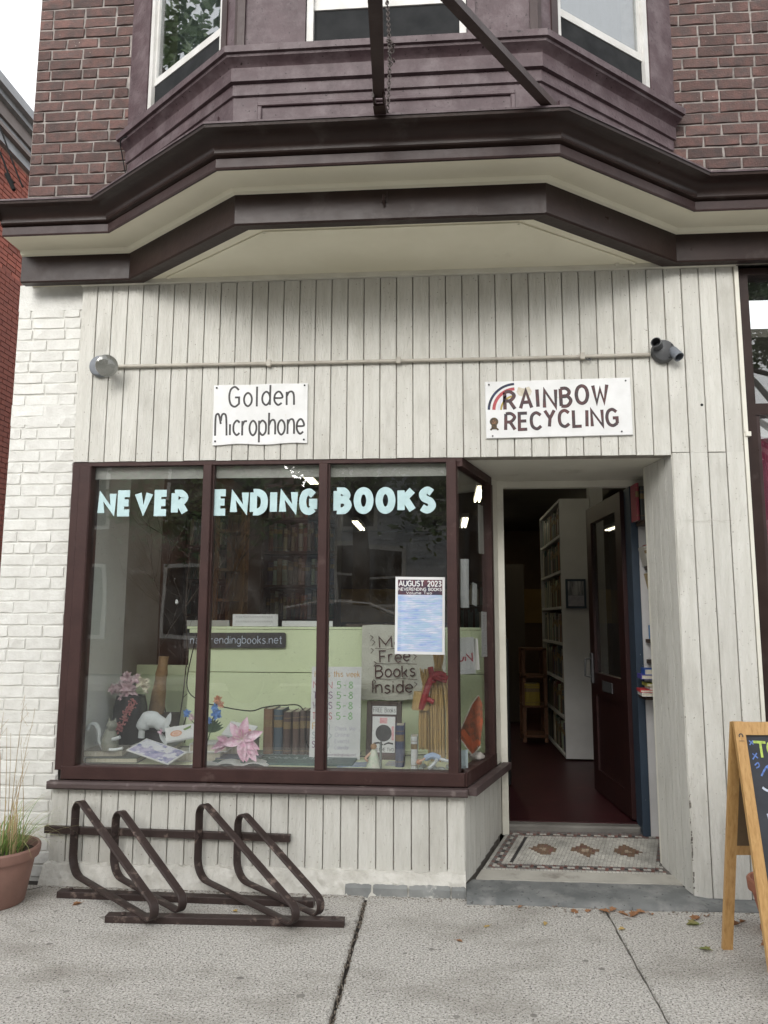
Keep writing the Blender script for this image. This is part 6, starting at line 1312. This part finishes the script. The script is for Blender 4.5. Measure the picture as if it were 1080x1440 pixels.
MB().tube(smoothline([(-2.95, -.35, 4.52), (-2.62, -.28, 4.18), (-2.50, -.26, 3.94), (-2.47, -.26, 3.90)], 6), .006, 6).tube(smoothline([(-3.2, .1, 5.3), (-2.85, .02, 4.65), (-2.62, -.02, 4.15), (-2.56, -.02, 4.02)], 6), .005, 6).build('cable_run', M['cable'], cab)
MB().tube([(-2.515, -.262, 3.955), (-2.465, -.262, 3.855)], [.016, .011], 8).build('connector', M['cable'], cab)

# ============================================================ ACROSS THE STREET (seen mirrored in the windows)
hs_ = thing('clapboard_house', 'grey clapboard house across the street reflected in the shop window', 'house', (0, 0, 0))
mb = MB(); z = 0.3
X0, X1, YH = -3.6, 2.6, -15.6
while z < 5.4: mb.add([(X0, YH, z + .15), (X1, YH, z + .15), (X1, YH + .02, z), (X0, YH + .02, z), (X0, YH - .1, z), (X1, YH - .1, z), (X1, YH - .1, z + .15), (X0, YH - .1, z + .15)], [(0, 1, 2, 3), (3, 2, 5, 4), (0, 7, 6, 1), (0, 3, 4, 7), (1, 6, 5, 2)]); z += .15
mb.box(X0 + .01, X1 - .01, -22, YH - .1, 0, 5.45).build('wall', M['house'], hs_)
MB().add([(X0 - .3, YH + .3, 5.4), (X1 + .3, YH + .3, 5.4), (X1 + .3, -22.3, 5.4), (X0 - .3, -22.3, 5.4), ((X0 + X1) / 2, YH + .3, 7.2), ((X0 + X1) / 2, -22.3, 7.2)], [(0, 1, 4), (2, 3, 5), (0, 4, 5, 3), (1, 2, 5, 4), (0, 3, 2, 1)]).build('roof', M['roof'], hs_)
for x, w_, z in ((-2.75, .45, 1.9), (-2.0, .9, 1.8), (.2, .9, 1.8), (1.4, .9, 1.8), (-2.6, .8, 3.8), (-.6, .8, 3.8), (1.2, .8, 3.8)):
    f = MB().box(x - .1, x + w_ + .1, YH + .02, YH + .06, z - .1, z + 1.5).build('window', M['house_trim'], hs_); MB().box(x, x + w_, YH + .05, YH + .065, z, z + .66).box(x, x + w_, YH + .05, YH + .065, z + .72, z + 1.38).build('pane', M['winglass'], f)
MB().box(-.95, -.05, YH + .02, YH + .07, .3, 2.4).build('door', mat('house_door', (.25, .1, .05), None), hs_)
MB().box(-1.3, .3, YH + .02, YH + 1.2, 0, .3).build('porch_step', M['bluestone'], hs_)
bb = thing('brown_brick_building', 'brown brick building across the street reflected at window left', 'building')
MB().box(-16, -5.0, -24, -15.0, 0, 6.1).build('wall', M['bldg_brown'], bb); MB().box(-16.2, -4.9, -15.05, -14.8, 5.9, 6.3).build('cornice', M['house_trim'], bb)
for i in range(4):
    for z in (.9, 3.7): f = MB().box(-15 + i * 2.6, -13.9 + i * 2.6, -15.0, -14.95, z, z + 1.9).build('window', M['house_trim'], bb); MB().box(-14.9 + i * 2.6, -14.0 + i * 2.6, -14.96, -14.93, z + .1, z + 1.8).build('pane', M['winglass'], f)
bb = thing('pale_building', 'pale clapboard building across the street reflected near the door', 'building')
MB().box(4.2, 14, -24, -15.4, 0, 6.0).build('wall', mat('pale_siding', (.36, .34, .30), None), bb)
for i in range(3):
    for z in (1.0, 3.8): f = MB().box(5.2 + i * 2.6, 6.3 + i * 2.6, -15.4, -15.35, z, z + 1.7).build('window', M['house_trim'], bb); MB().box(5.3 + i * 2.6, 6.2 + i * 2.6, -15.36, -15.33, z + .1, z + 1.6).build('pane', M['winglass'], f)
car = thing('parked_car', 'black car parked across the street reflected in the shop window', 'car', (-2.3, -10.9, -.13)); car.scale = (1, 1, 1.16)
prof = [(-2.25, .35, .55), (-2.2, .75, .82), (-1.35, .95, .88), (-.75, 1.45, .72), (-.2, 1.56, .68), (.9, 1.54, .68), (1.6, 1.25, .74), (2.15, .95, .84), (2.25, .5, .7)]
rings = []
for x, z, hw in prof: rings.append([(x, -hw, z), (x, -.88 if z > .5 else -hw, min(z, .9)), (x, -.90, .30), (x, .90, .30), (x, .88 if z > .5 else hw, min(z, .9)), (x, hw, z)])
MB().loft(rings, True).build('body', M['car'], car, smooth=30)
MB().add([(-1.28, .81, 1.0), (-.72, .715, 1.40), (.88, .70, 1.46), (1.52, .76, 1.22), (1.75, .84, 1.0)], [(0, 1, 2, 3, 4)]).build('side_window', M['winglass'], car)
MB().tube([(-.75, .70, 1.50), (-.1, .66, 1.60), (.9, .66, 1.59), (1.5, .70, 1.36)], .016, 6).build('roof_rail', M['house_trim'], car)
for x in (-1.4, 1.4):
    for y in (-.82, .82):
        wv = empty('wheel', (x, y, .33), parent=car); MB().lathe([(.2, -.11), (.33, -.11), (.34, 0), (.33, .11), (.2, .11)], 24, axis='y').build('tyre', M['tyre'], wv, smooth=True); MB().lathe([(0, -.09), (.2, -.10), (.2, .10), (0, .09)], 16, axis='y').build('rim', M['rim'], wv)
for y in (-.6, .6): MB().box(-2.27, -2.20, y - .15, y + .15, .62, .74).build('headlight', M['rim'], car)
def tree(x, y, h, rad, lb, seed, nl=5200):
    t = thing('street_tree', lb, 'tree', (x, y, -.1), group='street trees across the road'); r_ = random.Random(seed); mb = MB()
    mb.tube([(0, 0, 0), (.05, .03, h * .3), (-.05, 0, h * .55), (0, .05, h * .8)], [.24, .19, .13, .05], 10)
    tips = []
    for k in range(12):
        a = r_.uniform(0, 6.28); z0 = h * r_.uniform(.28, .62); e = Vector((math.cos(a) * rad * r_.uniform(.4, .85), math.sin(a) * rad * r_.uniform(.4, .85), z0 + h * r_.uniform(.12, .32))); mb.tube([(0, 0, z0), tuple(Vector((0, 0, z0)).lerp(e, .5) + Vector((0, 0, .2))), tuple(e)], [.08, .05, .015], 6); tips.append(e)
    mb.build('trunk', M['tree_bark'], t, smooth=True); cl = [(e + Vector((r_.uniform(-.7, .7), r_.uniform(-.7, .7), r_.uniform(-.4, .8))), r_.uniform(.5, 1.1)) for e in tips for _ in range(4)]
    V, F = [], []
    for k in range(nl):
        c, s_ = cl[r_.randrange(len(cl))]; p = c + Vector((r_.gauss(0, .45), r_.gauss(0, .45), r_.gauss(0, .38))) * s_; a = Vector((r_.uniform(-1, 1), r_.uniform(-1, 1), r_.uniform(-.5, .5))).normalized(); b = a.cross(Vector((r_.uniform(-1, 1), r_.uniform(-1, 1), r_.uniform(-1, 1)))).normalized(); s2_ = r_.uniform(.06, .12)
        k0 = len(V); V += [p - a * s2_, p + b * s2_ * .5, p + a * s2_, p - b * s2_ * .5]; F.append((k0, k0 + 1, k0 + 2, k0 + 3))
    m2 = MB(); m2.v = [tuple(v) for v in V]; m2.f = F; m2.m = [0] * len(F); m2.build('crown', M['tree_leaf'], t, kind='stuff')
tree(-4.6, -12.6, 7.5, 3.0, 'leafy tree left of the clapboard house across the street', 1)
tree(-1.9, -13.0, 9.5, 2.6, 'slim tree added in front of the clapboard house across the street to block sky glare', 9, 5200)  # added to block bright sky patches mirrored around the word ENDING
tree(1.6, -12.8, 7.0, 2.6, 'leafy tree right of the clapboard house across the street', 2)
tree(-9.0, -1.6, 13.5, 4.2, 'tall tree up the street reflected in the left upper bay window', 4, 5200)
tree(7.6, -12.6, 13.0, 4.4, 'tall tree in front of the pale clapboard building across the street', 6, 11000)
